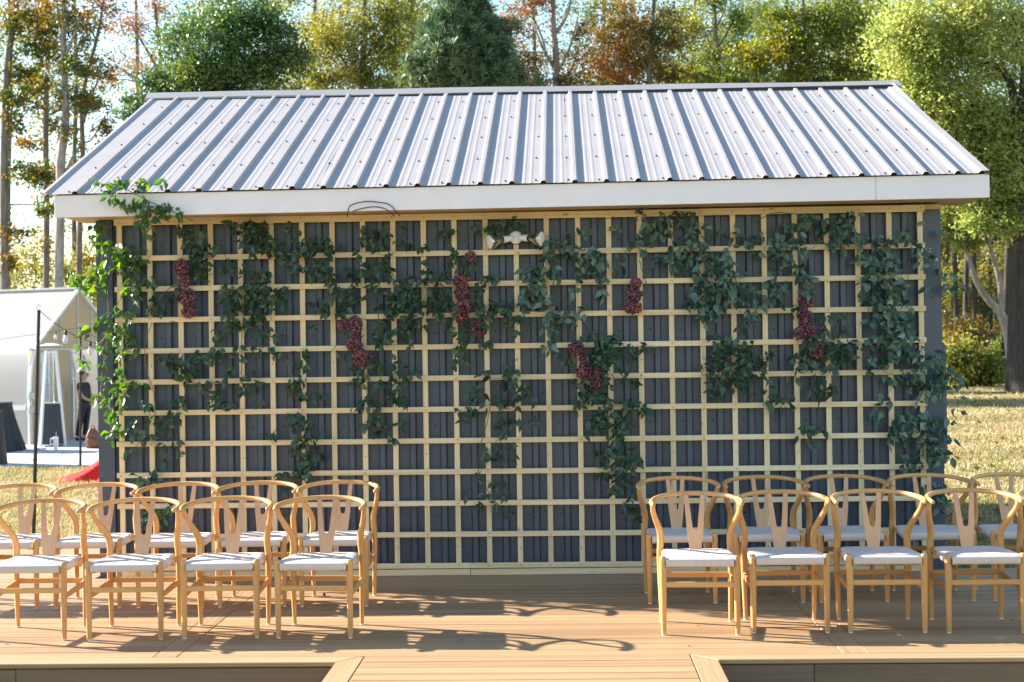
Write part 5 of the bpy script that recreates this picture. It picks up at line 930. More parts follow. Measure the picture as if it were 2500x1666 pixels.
VINE_INFO = {
    'roof_sprig': ('leafy vine sprig lying over the white fascia at the left end', 'vine_backlit', .15),
    'left_corner': ('sunlit bright green vine trailing down the left corner of the shed', 'vine_backlit', .25),
    'left_inner': ('thin wispy vine over the leftmost trellis columns beside the bright corner vine', 'vine', .2),
    'upper_left': ('thick green vine along the top rows of the trellis left of the wire hoop', 'vine', .2),
    'left_middle': ('vine hanging below the thick upper left vine in loose leafy strands', 'vine', .15),
    'left_column': ('narrow vine falling to the chair backs in the left third of the trellis', 'vine', .35),
    'small_tuft': ('small dark tuft of leaves alone in one cell left of centre', 'vine', .1),
    'center_left': ('vine with an arching bare hoop stem that rises in front of the fascia', 'vine', .3),
    'center_left_low': ('loose leaf strands below the lowest of the left centre grapes', 'vine', .15),
    'center_dark': ('dark leafy clump just left of the long central grape string', 'vine', .1),
    'center_grape': ('vine trailing around the long central grape string left of the flood light', 'vine', .25),
    'light_sprig': ('short dark sprig of leaves tucked on top of the flood light', 'vine', .1),
    'center_low': ('sparse thin vine hanging low in the middle of the trellis', 'vine', .15),
    'center_right': ('vine spreading downward from the right head of the flood light', 'vine_pale', .25),
    'grape_right': ('vine around the grapes in the lower right centre of the trellis', 'vine', .3),
    'right_middle_low': ('long vine tail that reaches down to the right aisle chair', 'vine', .15),
    'upper_right': ('vine hung along the top rail above and right of the lone grape bunch', 'vine_pale', .35),
    'right_mass': ('dense heavy mass of leaves right of the lone grape bunch', 'vine_pale', .3),
    'right_cluster': ('round dark leafy clump in the middle rows under the dense leaf mass', 'vine', .15),
    'right_garland': ('garland looping along the upper right rows above the right grape string', 'vine_pale', .35),
    'right_grape': ('dark leafy vine beneath the right grape string', 'vine', .2),
    'right_edge_top': ('dense pale backed vine filling the upper right corner of the trellis', 'vine_pale', .4),
    'right_edge_low': ('large leafy vine spilling over the lower right corner of the shed', 'vine_pale', .45),
}
def patches(s):
    return [tuple(float(q) for q in p.split()) for p in s.split(',')]
for vi, (key, (label, lm, flip)) in enumerate(VINE_INFO.items()):
    P = patches(VINE_PATCHES[key])
    rr = random.Random(100 + vi)
    front = -0.362 if key == 'roof_sprig' else -0.055
    base = Vector((P[0][0], front, P[0][1]))
    v = thing('vine', label, 'vine', base)
    st = MB(); stems = []
    def ypos(x, z, spread=0.05):
        if key == 'roof_sprig': return (-0.362 if z > 2.64 else -0.362 + (2.64 - z) * 0.9) - abs(rr.gauss(0, 0.02))
        return front - abs(rr.gauss(0, spread))
    for line in VINE_STEMS.get(key, []):
        pts = [tuple(float(q) for q in p.split()) for p in line.split(',')]
        yy = -0.365 if (key == 'center_left' and pts[0][1] > 2.55) else None
        p3 = []
        for (x, z) in pts:
            y = ypos(x, z, 0.02) if yy is None else (-0.03 if z < 2.60 else -0.34)
            p3.append((x, y, z))
        sp = spline(p3, max(8, 5 * len(p3)))
        one = MB(); stems.append(one)
        if yy is None:
            one.tube([Vector(p) + Vector((rr.gauss(0, .002), rr.gauss(0, .002), 0)) - base for p in sp], rr.uniform(0.0022, 0.0036), 5, mi=rr.choice((0, 0, 1)) if key.startswith('left') or key == 'roof_sprig' else 0)
        else:
            one.tube([Vector(p) - base for p in sp], 0.0036, 6, mi=2)
    # connect each spray to its nearest earlier one
    C3 = [Vector((p[0], ypos(p[0], p[1], 0.02), p[1])) for p in P]
    for i in range(1, len(C3)):
        j = min(range(i), key=lambda q: (C3[q] - C3[i]).length)
        if (C3[j] - C3[i]).length < 0.22:
            a, b = C3[j], C3[i]
            mid = (a + b) / 2 + Vector((rr.uniform(-.02, .02), -0.01, rr.uniform(-.015, .03)))
            st.tube([Vector(q) - base for q in spline([a, mid, b], 6)], 0.0017, 4, cap=False, mi=0)
    leaves = []
    for (x, z, rx, rz, n) in P:
        cy = ypos(x, z)
        for k in range(int(round(n * (1.25 if key.startswith('right_edge') else 1.75)))):
            a = rr.uniform(0, 2 * math.pi); q = math.sqrt(rr.random())
            lx = x + math.cos(a) * q * rx / 1000; lz = z + math.sin(a) * q * rz / 1000 + 0.025
            if key == 'roof_sprig': ly = ypos(lx, lz)
            else: ly = min(-0.026, cy + rr.gauss(0, 0.022)) if rr.random() > 0.08 else rr.uniform(-0.03, 0.02) - 0.028
            if key == 'right_edge_low' and lx > 6.0: ly -= 0.0
            leaves.append((lx, ly, lz, (1 if rr.random() < 0.85 else 1.2) * rr.uniform(0.76, 1.26)))
    leaves.sort(key=lambda q: -q[3])
    rest = MB()
    for i, (lx, ly, lz, sc_) in enumerate(leaves):
        me = rr.choice(LEAVES[lm])
        rz_ = rr.gauss(0, 0.75) + (math.pi if rr.random() < flip else 0)
        rx_ = rr.gauss(-0.35, 0.45)
        ry_ = rr.gauss(0, 0.75)
        Rm = Matrix.Rotation(ry_, 3, 'Y') @ Matrix.Rotation(rx_, 3, 'X') @ Matrix.Rotation(rz_, 3, 'Z')
        loc = Vector((lx, ly, lz)) - base
        if i < 298:
            o = link('leaf', me, v, loc, Rm.to_euler())
            o.scale = (sc_, sc_, sc_)
        else:
            rest.add([Rm @ (Vector(p.co) * sc_) + loc for p in me.vertices], [tuple(f.vertices) for f in me.polygons])
    if rest.v:
        me = bpy.data.meshes.new('foliage'); me.from_pydata(rest.v, [], rest.f); me.materials.append(M[lm])
        o = link('foliage', me, v); o['kind'] = 'stuff'
    for one in stems: one.build('stem', [M['stem'], M['stem_dry'], M['stem_dark']], v, smooth=True)
    if st.v:
        o = st.build('tendrils', M['stem'], v, smooth=True); o['kind'] = 'stuff'

# ------------------------------------------------------------------ grapes
GL = {
    'g1': 'small red grape bunch at the top of the leftmost grape string', 'g2': 'large red grape bunch hanging lowest on the leftmost trellis columns',
    'g3': 'wide red grape bunch at the top of the left centre string', 'g4': 'small oval red grape bunch in the middle of the left centre string',
    'g5': 'round red grape bunch at the bottom of the left centre string', 'g6': 'few red grapes showing above the central string beside pale leaves',
    'g7': 'dark red grape bunch in the upper half of the central string', 'g8': 'bright red grape bunch in the lower half of the central string',
    'g9': 'red grape bunch half hidden by leaves under the central string', 'g10': 'long lone red grape bunch right of the flood light',
    'g11': 'small red grape bunch at the top of the right centre group', 'g12': 'dark red grape bunch at the left of the right centre group',
    'g13': 'red grape bunch at the lower right of the right centre group', 'g14': 'long red grape bunch at the top of the right grape string',
    'g15': 'wide red grape bunch at the foot of the right grape string', 'g16': 'dark red grapes half buried in leaves under the right string',
}
gm = bpy.data.meshes.new('grape_mesh')
bm = bmesh.new(); bmesh.ops.create_icosphere(bm, subdivisions=2, radius=1.0); bm.to_mesh(gm); bm.free()
gm.polygons.foreach_set('use_smooth', [True] * len(gm.polygons)); gm.materials.append(M['grape'])
for gi, (key, lobes) in enumerate(GRAPES.items()):
    rr = random.Random(500 + gi)
    x0, z0 = lobes[0][0], lobes[0][1] + lobes[0][3]
    base = Vector((x0, -0.045, z0))
    b = thing('grape_bunch', GL[key], 'grapes', base, group='red grape bunches hung on the trellis')
    deep = 0.03 if key in ('g16', 'g9') else 0.0
    MB().tube([(0, 0.01, 0.03), (0, 0, 0), (lobes[-1][0] - x0, -0.01, lobes[-1][1] - z0)], 0.0022, 5).build('stalk', M['stem_dry'], b)
    pts = []
    for (cx, cz, rx, rz) in lobes:
        want = int(max(8, rx * rz * 1.0 / (0.0095 ** 2) * 1.35)); tries = 0
        ry = min(rx, rz) * 0.95
        mine = 0
        while mine < want and tries < 4000:
            tries += 1
            a = Vector((rr.gauss(0, 1), rr.gauss(0, 1), rr.gauss(0, 1))).normalized()
            if a.y > 0.45: continue
            q = rr.uniform(0.72, 1.0) if rr.random() < .8 else rr.uniform(.2, .7)
            p = Vector((cx + a.x * rx * q, -0.052 + deep * .3 - ry * 0.6 + a.y * ry * q, cz + a.z * rz * q))
            p.y = min(p.y, -0.031)
            if all((p - o).length > 0.0168 for o in pts):
                pts.append(p); mine += 1
    for p in pts:
        r = rr.uniform(0.0112, 0.0136)
        o = link('grape', gm, b, p - base); o.scale = (r, r, r * rr.uniform(1.0, 1.12)); o.rotation_euler = (rr.uniform(-.5, .5), rr.uniform(-.5, .5), 0)
o = link('grape', gm, None, (1.651, -0.845, 0.0112)); o.scale = (.011, .011, .011)
tag(o, 'single red grape lying on the deck under the back row', 'grape')
for (x, y, rz, lab, s) in ((0.059, -2.389, 0.4, 'small dark leaf lying on the deck at the left front corner', .8), (5.999, -1.878, 1.9, 'green leaf lying on the deck behind the right front chairs', 1.15),
                           (4.70, -0.95, 0.6, 'thin leaf fallen on the deck among the right back chairs', .6)):
    o = link('fallen_leaf', LEAVES['vine'][0], None, (x, y, 0.006), (rad(86), 0, rz)); o.scale = (s, s, s)
    tag(o, lab, 'leaf')

dbr = MB()
for k in range(26):
    x, y = RNG.uniform(-1, 7), RNG.uniform(-2.8, -0.1); s = RNG.uniform(0.006, 0.016); a = RNG.uniform(0, 3.1); c_, s__ = math.cos(a) * s, math.sin(a) * s
    dbr.add([(x - c_, y - s__, 0.003), (x + s__ * .4, y - c_ * .4, 0.006), (x + c_, y + s__, 0.004), (x - s__ * .4, y + c_ * .4, 0.007)], [(0, 1, 2, 3)])
tag(dbr.build('debris', M['stem_dry']), 'tiny leaf crumbs scattered over the deck boards', 'debris', kind='stuff')

# ------------------------------------------------------------------ trees
def quads(name, V, mat, parent=None):
    """V: (n,4,3) separate quads"""
    n = len(V)
    me = bpy.data.meshes.new(name)
    me.vertices.add(n * 4); me.vertices.foreach_set('co', V.reshape(-1).astype(np.float32))
    me.loops.add(n * 4); me.loops.foreach_set('vertex_index', np.arange(n * 4, dtype=np.int32))
    me.polygons.add(n); me.polygons.foreach_set('loop_start', np.arange(0, n * 4, 4, dtype=np.int32))
    me.polygons.foreach_set('loop_total', np.full(n, 4, dtype=np.int32))
    me.materials.append(M[mat]); me.update(calc_edges=True)
    return link(name, me, parent)
def leaf_quads(P, L, W, up=0.5, jitter=0.35):
    n = len(P)
    nrm = NR.normal(size=(n, 3)); nrm[:, 2] += up; nrm /= np.linalg.norm(nrm, axis=1)[:, None]
    d = NR.normal(size=(n, 3)); d -= nrm * np.sum(d * nrm, 1)[:, None]; d /= np.linalg.norm(d, axis=1)[:, None]
    s = np.cross(nrm, d)
    l = (L * NR.uniform(1 - jitter, 1 + jitter, n))[:, None]; w = (W * NR.uniform(1 - jitter, 1 + jitter, n))[:, None]
    fold = nrm * w * 0.25
    return np.stack([P - d * l / 2, P + s * w / 2 + fold - d * l * 0.08, P + d * l / 2, P - s * w / 2 + fold - d * l * 0.08], 1)
def cluster_points(c, r, n, per=13, sig=0.2, shell=0.5):
    nc = max(4, int(n / per))
    a = NR.normal(size=(nc, 3)); a /= np.linalg.norm(a, axis=1)[:, None]
    q = NR.uniform(0, 1, nc) ** shell
    q = q * np.where(NR.random(nc) < 0.22, NR.uniform(1.05, 1.4, nc), 1.0)
    cc = np.array(c) + a * q[:, None] * np.array(r)
    idx = NR.integers(0, nc, n)
    sg = np.minimum(sig, 0.35 * min(r))
    return cc, cc[idx] + NR.normal(size=(n, 3)) * np.array([sg, sg, sg * 0.7])

def make_tree(key, label, cat, name, bark, fol, leaf=(0.15, 0.085), mult=1.0, sig=0.2, twig=6, group=None, pine=False):
    trunk, lobes, limbs = TREE_DATA[key]
    x0, y0, z0, r0 = trunk[0]
    g = gz(x0, y0)
    t = thing(name, label, cat, (x0, y0, g), group=group)
    base = Vector((x0, y0, g))
    rr = random.Random(hash(key) % 1000 if False else sum(ord(c) for c in key))
    pts = list(trunk)
    if z0 > g + 0.3: pts = [(x0 + rr.uniform(-.1, .1), y0, g - 0.1, r0 * 1.25)] + pts
    else: pts[0] = (x0, y0, g - 0.1, r0 * 1.1)
    sp = spline(pts, 6 * len(pts))
    tb = MB().tube([Vector(p[:3]) - base for p in sp], [max(0.01, float(p[3])) for p in sp], 10)
    tr = tb.build('trunk', M[bark], t, smooth=True)
    lb = MB(); nodes = [(Vector(p[:3]), float(p[3])) for p in sp]
    for L in limbs:
        L2 = [(a[0], a[1] + (rr.uniform(-.5, .5) if i else 0) * min(i, 2) * .5, a[2], a[3]) for i, a in enumerate(L)]
        s2 = spline(L2, 12)
        lb.tube([Vector(p[:3]) - base for p in s2], [max(0.006, float(p[3])) for p in s2], 7)
        nodes += [(Vector(p[:3]), float(p[3])) for p in s2[3:]]
    V = []
    lobes = list(lobes)
    if key in ('T6', 'T7', 'T8', 'T9', 'T10', 'T11', 'T12', 'B1', 'B2', 'B3', 'B4', 'K3', 'K4', 'K5', 'K6', 'K7', 'K8'):
        # lower boughs, out of sight behind the roof from the camera
        xa = trunk[0][0]; zl = min(q[2] for q in lobes); w = max(abs(q[0] - xa) + q[3] for q in lobes)
        for k in range(7):
            d = 1.2 + k * 0.62
            lobes.append((xa + rr.uniform(-.45, .45) * w, lobes[0][1] + rr.uniform(-.8, .8), max(zl - d, g + 1.6), w * rr.uniform(.3, .5), 0.95, 260))
    for (x, y, z, rx, rz, n) in lobes:
        n = int(n * mult * (0.15 if pine else 2.9))
        ry = 0.85 * (rx + rz) / 2
        c = (x, y + rr.uniform(-.3, .3), z)
        cl, pl_ = [], []
        nsub = 7; per = 10 if pine else (34 if n > 900 else 16)
        for q in range(nsub):
            a = Vector((rr.gauss(0, 1), rr.gauss(0, 1), rr.gauss(0, 1))).normalized() * (rr.random() ** 0.5) * 0.72
            k_ = rr.uniform(0.5, 0.85)
            c1, p1_ = cluster_points((c[0] + a.x * rx, c[1] + a.y * ry, c[2] + a.z * rz), (rx * k_, ry * k_, rz * k_ * 0.85), max(6, int(n / nsub)), per=per, sig=sig * 0.8, shell=0.5)
            cl.append(c1); pl_.append(p1_)
        c1, p1_ = cluster_points(c, (rx * 1.08, ry, rz * 1.08), int(n * 0.4), per=per, sig=sig * 0.8, shell=0.45)
        cl.append(c1); pl_.append(p1_)
        cc, P = np.concatenate(cl), np.concatenate(pl_)
        cc = cc[NR.permutation(len(cc))]
        n = len(P)
        if pine:
            k = 46
            cc = cc if len(cc) else cc
            Pn = np.repeat(cc if len(cc) >= n else NR.normal(size=(n, 3)) * 0 + cc[NR.integers(0, len(cc), n)] + NR.normal(size=(n, 3)) * 0.2, k, axis=0)
            d = NR.normal(size=(len(Pn), 3)); d[:, 2] += 0.5; d /= np.linalg.norm(d, axis=1)[:, None]
            s = np.cross(d, NR.normal(size=(len(Pn), 3))); s /= np.linalg.norm(s, axis=1)[:, None]
            l = NR.uniform(0.22, 0.36, len(Pn))[:, None]; w = 0.019
            V.append(np.stack([Pn, Pn + d * l * 0.5 + s * w, Pn + d * l, Pn + d * l * 0.5 - s * w], 1))
        else:
            V.append(leaf_quads(P, leaf[0] * 0.78, leaf[1] * 0.78))
        if twig:
            cv = Vector(c)
            nb = min(nodes, key=lambda q: (q[0] - cv).length + max(0, q[0].z - cv.z) * 1.5)
            a = nb[0]; r1 = min(nb[1] * 0.6, 0.035)
            mid = (a + cv) / 2 + Vector((rr.uniform(-.12, .12), rr.uniform(-.12, .12), rr.uniform(-.02, .15)))
            lb.tube([Vector(q) - base for q in spline([a, mid, cv], 6)], [r1 * (1 - .1 * i) for i in range(7)], 5, cap=False)
            for q in range(min(twig, len(cc))):
                e = Vector(cc[q]); st_ = mid.lerp(cv, rr.random())
                m2 = (st_ + e) / 2 + Vector((rr.uniform(-.1, .1), 0, rr.uniform(-.05, .1)))
                lb.tube([Vector(u) - base for u in spline([st_, m2, e], 5)], [0.012, .011, .010, .009, .007, .005], 4, cap=False)
    if lb.v:
        o = lb.build('branches', M[bark], tr, smooth=True); o['kind'] = 'stuff'
    V = np.concatenate(V) - np.array(base)
    quads('crown', V, fol, t)
    return t

make_tree('T1', 'tall dark green tree with trunk at the left edge of the picture', 'tree', 'hardwood_tree', 'bark', 'f_mixed', (0.17, 0.11), 0.6, 0.22)
make_tree('T2', 'slender straight tree second from the left behind the greenhouse', 'tree', 'hardwood_tree', 'bark', 'f_mixed', (0.17, 0.11), 0.6, 0.22)
make_tree('T3', 'thick pale trunked tree behind the greenhouse ridge with orange leaves', 'tree', 'hardwood_tree', 'bark_pale', 'f_mixed', (0.16, 0.10), 0.6, 0.2)
make_tree('T4', 'thin leaning tree nearest the left roof end with sparse rust leaves', 'tree', 'hardwood_tree', 'bark', 'f_rust', (0.16, 0.10), 0.75, 0.24)
make_tree('T5', 'nearly bare tree with pinkish leaves left of the dark green oak', 'tree', 'hardwood_tree', 'bark', 'f_pink', (0.13, 0.08), 1.0, 0.3)
make_tree('T6', 'broad dark green oak behind the left half of the roof', 'tree', 'oak_tree', 'bark_dark', 'f_dark', (0.125, 0.075), 0.55, 0.26)
make_tree('T7', 'golden yellow leaved tree between the dark oak and the pine', 'tree', 'hardwood_tree', 'bark', 'f_yellow', (0.12, 0.08), 0.8, 0.27)
make_tree('T8', 'blue green pine behind the middle of the roof ridge', 'tree', 'pine_tree', 'bark_dark', 'f_pine', mult=1.0, pine=True, twig=8)
make_tree('T9', 'half bare grey trunked tree right of the pine with sky through it', 'tree', 'hardwood_tree', 'bark_pale', 'f_rust', (0.12, 0.075), 1.6, 0.3, 8)
make_tree('T10', 'reddish brown leaved tree right of the half bare tree', 'tree', 'hardwood_tree', 'bark', 'f_rust', (0.13, 0.08), 0.62, 0.26)
make_tree('T11', 'sparse twiggy tree between the red brown and the yellow green trees', 'tree', 'hardwood_tree', 'bark', 'f_green', (0.12, 0.075), 1.5, 0.28, 10)
make_tree('T12', 'yellow green tree behind the right part of the roof', 'tree', 'hardwood_tree', 'bark', 'f_green', (0.13, 0.08), 0.75, 0.27)
make_tree('T13', 'large bright green oak with massive trunk at the right edge', 'tree', 'oak_tree', 'bark_dark', 'f_bright', (0.135, 0.07), 0.56, 0.28)
make_tree('B1', 'far pale yellow treetop behind the golden tree', 'tree', 'hardwood_tree', 'bark', 'f_yellow', (0.17, 0.11), 1.0, 0.4, 5)
make_tree('B2', 'far yellow green treetop just left of the pine', 'tree', 'hardwood_tree', 'bark', 'f_green', (0.17, 0.11), 1.0, 0.4, 5)
make_tree('B3', 'far olive brown treetop behind the reddish brown tree', 'tree', 'hardwood_tree', 'bark', 'f_mixed', (0.16, 0.10), 1.0, 0.4, 5)
make_tree('B4', 'far olive treetop behind the sparse twiggy tree', 'tree', 'hardwood_tree', 'bark', 'f_green', (0.16, 0.10), 1.0, 0.4, 5)
make_tree('B5', 'far golden treetop between the yellow green tree and the bright oak', 'tree', 'hardwood_tree', 'bark', 'f_yellow', (0.16, 0.10), 1.0, 0.4, 5)
BK = ['far green treetops behind the leftmost trunk', 'far olive treetops behind the pale orange leaved trunk', 'far yellow treetops above the left roof corner', 'far green treetops behind the dark oak',
      'far golden treetops behind the pine', 'far thin leaved treetops behind the half bare tree', 'far green treetops behind the reddish brown tree', 'far yellow green treetops behind the twiggy tree', 'far green treetops behind the yellow green tree', 'far golden treetops left of the bright oak']
BF = ['f_green', 'f_mixed', 'f_yellow', 'f_green', 'f_yellow', 'f_mixed', 'f_green', 'f_yellow', 'f_green', 'f_yellow']
for i in range(10):
    make_tree('K%d' % i, BK[i], 'tree', 'woodland_tree', 'bark', BF[i], (0.2, 0.13), (0.5 if i < 3 else 1.0), 0.45, 3, group='tall trees of the far wood')
FL = ['thin dark trunk just right of the shed corner', 'dark straight trunk second right of the shed corner', 'dark trunk with a bowed top third right of the shed corner',
      'thick dark trunk in the middle of the right woods', 'slim trunk just right of the thick middle trunk in the right woods', 'slim trunk behind the pale leaning tree',
      'dark trunk close left of the massive oak trunk', 'very thin far trunk among the right woods near the shed', 'very thin far trunk between the pale leaning tree and the oak']
for i in range(9):
    make_tree('F%d' % i, FL[i], 'tree', 'woodland_tree', 'bark_dark', 'f_green' if i % 2 else 'f_yellow', (0.15, 0.09), 1.0, 0.3, 3, group='woodland trunks right of the shed')
make_tree('T15', 'pale forked tree leaning left in front of the massive oak trunk', 'tree', 'leaning_tree', 'bark_pale', 'f_green', (0.13, 0.08), 1.0, 0.25, 4)

SL = ['pale yellow green bush at the edge of the right woods beside the shed', 'low bush in front of the thick middle trunk', 'orange brown bush behind the pale yellow green bush', 'bush at the foot of the pale leaning tree',
      'small brownish bush deep in the right woods', 'yellow bush behind the greenhouse at the left', 'yellow green bush behind the greenhouse ridge', 'small yellow bush right of the pale trunk behind the greenhouse',
      'dark green bush at the left edge behind the greenhouse', 'olive bush between the greenhouse and the shed corner']
SL += ['golden sapling thicket between the shed corner and the thick middle trunk', 'orange sapling thicket behind the thick middle trunk', 'yellow sapling thicket behind the pale leaning tree', 'olive sapling thicket beside the massive oak trunk']
SF = ['f_yellow', 'f_green', 'f_rust', 'f_green', 'f_rust', 'f_yellow', 'f_yellow', 'f_yellow', 'f_dark', 'f_green', 'f_yellow', 'f_rust', 'f_yellow', 'f_mixed']
for i, (x, y, z, rx, rz, n) in enumerate(SHRUB_DATA):
    g = gz(x, y)
    s = thing('bush', SL[i], 'bush', (x, y, g))
    cc, P = cluster_points((0, 0, z - g), (rx, rx * .9, rz), int(n * 2.6), sig=0.25)
    if i < 5 or i > 9:
        cc2, P2 = cluster_points((0, 0, max(0.3, (z - g) * .45)), (rx, rx * .9, max(0.35, (z - g) * .45)), int(n * 1.2), sig=0.25); P = np.concatenate([P, P2])
    quads('foliage', leaf_quads(P, 0.13, 0.085), SF[i], s)
    sb = MB()
    for k in range(9):
        e = Vector(cc[k % len(cc)]); sb.tube([(RNG.uniform(-.1, .1), RNG.uniform(-.1, .1), -.05), (e.x * .4, e.y * .4, e.z * .5), tuple(e)], [0.03, 0.02, 0.008], 5)
    sb.build('stems', M['bark'], s, smooth=True)

# far wood that reads as one mass
def far_wood():
    n = 110000
    x = np.where(NR.random(n) < 0.45, NR.uniform(14, 36, n), NR.uniform(-32, 40, n)); y = NR.uniform(56, 84, n)
    hgt = 6.2 + 1.2 * np.sin(x * 0.55) + 0.9 * np.sin(x * 1.7 + 1) + np.where(x > 12, 1.8, 0) - np.where((x < -10), 1.2, 0)
    z = -0.3 + NR.uniform(0, 1, n) ** 1.1 * hgt
    nc = 4200
    k = NR.integers(0, n, n) % nc
    P = np.stack([x[k], y[k], z[k]], 1) + NR.normal(size=(n, 3)) * np.array([0.5, 0.5, 0.35])
    o = quads('woodland', leaf_quads(P, 0.30, 0.20), 'f_wood')
    tag(o, 'autumn woodland far behind the trees', 'woodland', kind='stuff')
far_wood()

# ------------------------------------------------------------------ grass blades near the camera
def grass(name, label, pts, hmin, hmax, w):
    n = len(pts)
    a = NR.uniform(0, 2 * np.pi, n); lean = NR.uniform(0.2, 1.6, n); h = NR.uniform(hmin, hmax, n) * (1 + np.clip((pts[:, 1] - 6) / 40, 0, 0.6))
    d = np.stack([np.cos(a), np.sin(a), np.zeros(n)], 1); s = np.stack([-np.sin(a), np.cos(a), np.zeros(n)], 1)
    up = np.array([0, 0, 1.0])
    tip = pts + (d * np.sin(lean)[:, None] + up * np.cos(lean).clip(0.05)[:, None]) * h[:, None]
    mid = pts + (d * np.sin(lean * .6)[:, None] + up * np.cos(lean * .6)[:, None]) * (h * .55)[:, None]
    V = np.stack([pts, mid + s * w / 2, tip, mid - s * w / 2], 1)
    o = quads(name, V, 'straw'); tag(o, label, 'grass', kind='stuff')
def scatter(n, poly, near):
    out = []
    while len(out) < n:
        y = near[0] + (near[1] - near[0]) * RNG.random() ** 1.5
        x0, x1 = poly(y)
        x = RNG.uniform(x0, x1)
        out.append((x, y, gz(x, y) - 0.005))
    return np.array(out)
cx, cy = 3.2964, -10.5393
def wedge_left(y): D = y - cy; return (cx - 0.415 * D, cx - 0.300 * D)
def wedge_right(y): D = y - cy; return (cx + 0.245 * D, cx + 0.345 * D)
pl = scatter(80000, wedge_left, (1.9, 15.7)); pl = pl[~((pl[:, 1] > 15.6))]
grass('grass', 'dry straw coloured grass left of the shed', pl, 0.03, 0.10, 0.010)
pr = scatter(120000, wedge_right, (0.3, 30.0))
grass('grass', 'dry lawn right of the shed', pr, 0.02, 0.065, 0.012)
def wide_left(y): return (-15.0, -0.4)
def wide_right(y): return (6.4, 22.0)
grass('grass', 'dry straw coloured grass further left of the shed', scatter(45000, wide_left, (1.9, 15.7)), 0.03, 0.10, 0.012)
grass('grass', 'dry lawn further right of the shed', scatter(60000, wide_right, (0.3, 24.0)), 0.02, 0.075, 0.014)
tc = scatter(240, wedge_right, (3.0, 30.0)); tl_ = scatter(160, wedge_left, (1.9, 15.5))
tf = np.concatenate([tc, tl_]); tf = np.repeat(tf, 26, axis=0) + NR.normal(size=(len(tf) * 26, 3)) * np.array([0.07, 0.05, 0.0])
grass('grass_tufts', 'taller tufts of dry grass on the lawn', tf, 0.05, 0.13, 0.011)
cards = []
for k in range(150):
    y = 2 + 26 * RNG.random(); x0, x1 = wedge_right(y)
    x = RNG.uniform(x0, x1)
    cards.append((x, y, gz(x, y) + 0.05))
o = quads('leaf_litter', leaf_quads(np.array(cards), 0.10, 0.08, 2.5), 'f_rust'); tag(o, 'orange fallen leaves scattered on the lawn', 'leaves', kind='stuff')
# ------------------------------------------------------------------ concrete apron and greenhouse at the left
slab = MB().box(-40, -4.95, 15.78, 36, -0.60, -0.428).build('pavement', M['concrete'], bevel=0.01)
tag(slab, kind='structure')
GZ = -0.428
GA = Vector((-9.147, 22.278, GZ))
gv = Vector((math.cos(rad(70)), math.sin(rad(70)), 0)); lv = Vector((-gv.y, gv.x, 0))
HW, HE, HA, GLEN = 1.80, 2.28, 3.70, 9.0        # half width, eave and apex heights over the slab, length
gh = thing('greenhouse', 'white film covered greenhouse with a pointed gable end at the left', 'greenhouse', GA)
gh.rotation_euler = (0, 0, math.atan2(gv.y, gv.x))     # local x along the gable, local y along the length
def arch():
    """half outline of the cover from the ground at s=0 to the apex"""
    return [(0.0, 0.0), (0.0, 0.6), (0.0, 1.2), (0.015, 1.55), (0.06, 1.85), (0.13, 2.08), (0.21, HE), (0.6, 2.64), (1.2, 3.17), (HW, HA)]
half = arch()
full = half + [(2 * HW - s, z) for s, z in half[-2::-1]]
mb = MB()
ny = 9
rows = [[(s, GLEN * j / ny, z + (0.0 if k in (0, 9, 18) else 0.012 * math.sin(j * 2.1 + k))) for k, (s, z) in enumerate(full)] for j in range(ny + 1)]
mb.grid(rows)
mb.build('film_cover', M['poly'], gh, smooth=True, auto=35)
hoop = [Vector((s + (0.03 if s < HW else -0.03 if s > HW else 0), 0, z - 0.03)) for s, z in full]
for j in range(6):
    MB().tube([p + Vector((0, 0.06 + 1.5 * j, 0)) for p in hoop], 0.022, 6).build('hoop', M['steel'], gh, smooth=True)
MB().bar((HW, -0.06, HA + 0.015), (HW, GLEN, HA + 0.015), 0.16, 0.05).build('ridge_beam', M['steel'], gh, bevel=0.005)
# gable: edge frame, studs, rail, panels, door
fe = MB()
for a, b in zip(full[:-1], full[1:]): fe.bar((a[0], -0.02, a[1]), (b[0], -0.02, b[1]), 0.06, 0.09, up=(0, 1, 0))
fe.build('gable_frame', M['alu'], gh)
def roofz(s):
    s = s if s <= HW else 2 * HW - s
    for (a, za), (b, zb) in zip(half[:-1], half[1:]):
        if a <= s <= b and b > a: return za + (zb - za) * (s - a) / (b - a)
    return 0
def panel(s0, s1, z0, top=True, z1=None, name='gable_panel', mat='poly_gable'):
    m = MB(); k = 6
    ss = [s0 + (s1 - s0) * i / k for i in range(k + 1)]
    lo = [(s, 0.012, z0) for s in ss]; hi = [(s, 0.012, (roofz(s) - 0.04) if z1 is None else z1) for s in ss]
    m.grid([lo, hi]); m.grid([[(x, 0.022, z) for x, y, z in r] for r in (lo, hi)])
    m.build(name, M[mat], gh)
RZ = 2.22
panel(0.25, 1.12, RZ + 0.02); panel(1.16, 1.74, RZ + 0.02); panel(1.78, 2.26, RZ + 0.02); panel(2.30, 3.30, RZ + 0.02)
panel(0.03, 0.50, 0.02, z1=RZ - 0.02); panel(0.86, 1.42, 0.02, z1=RZ - 0.02); panel(0.52, 0.84, 0.02, z1=1.02); panel(2.62, 3.57, 0.02, z1=RZ - 0.02)
st = MB()
for s in (1.14, 1.76, 2.28): st.bar((s, 0, RZ), (s, 0, roofz(s) - 0.03), 0.035)
for s in (0.49, 0.86, 1.45): st.bar((s, 0, 0), (s, 0, RZ), 0.04)
st.bar((0.02, 0, RZ), (2 * HW - 0.02, 0, RZ), 0.05)
for z in (0.75, 1.5): st.bar((1.45, -0.012, z), (1.74, -0.012, z), 0.035)
st.bar((0.5, -0.01, 0.98), (0.85, -0.01, 0.98), 0.05)
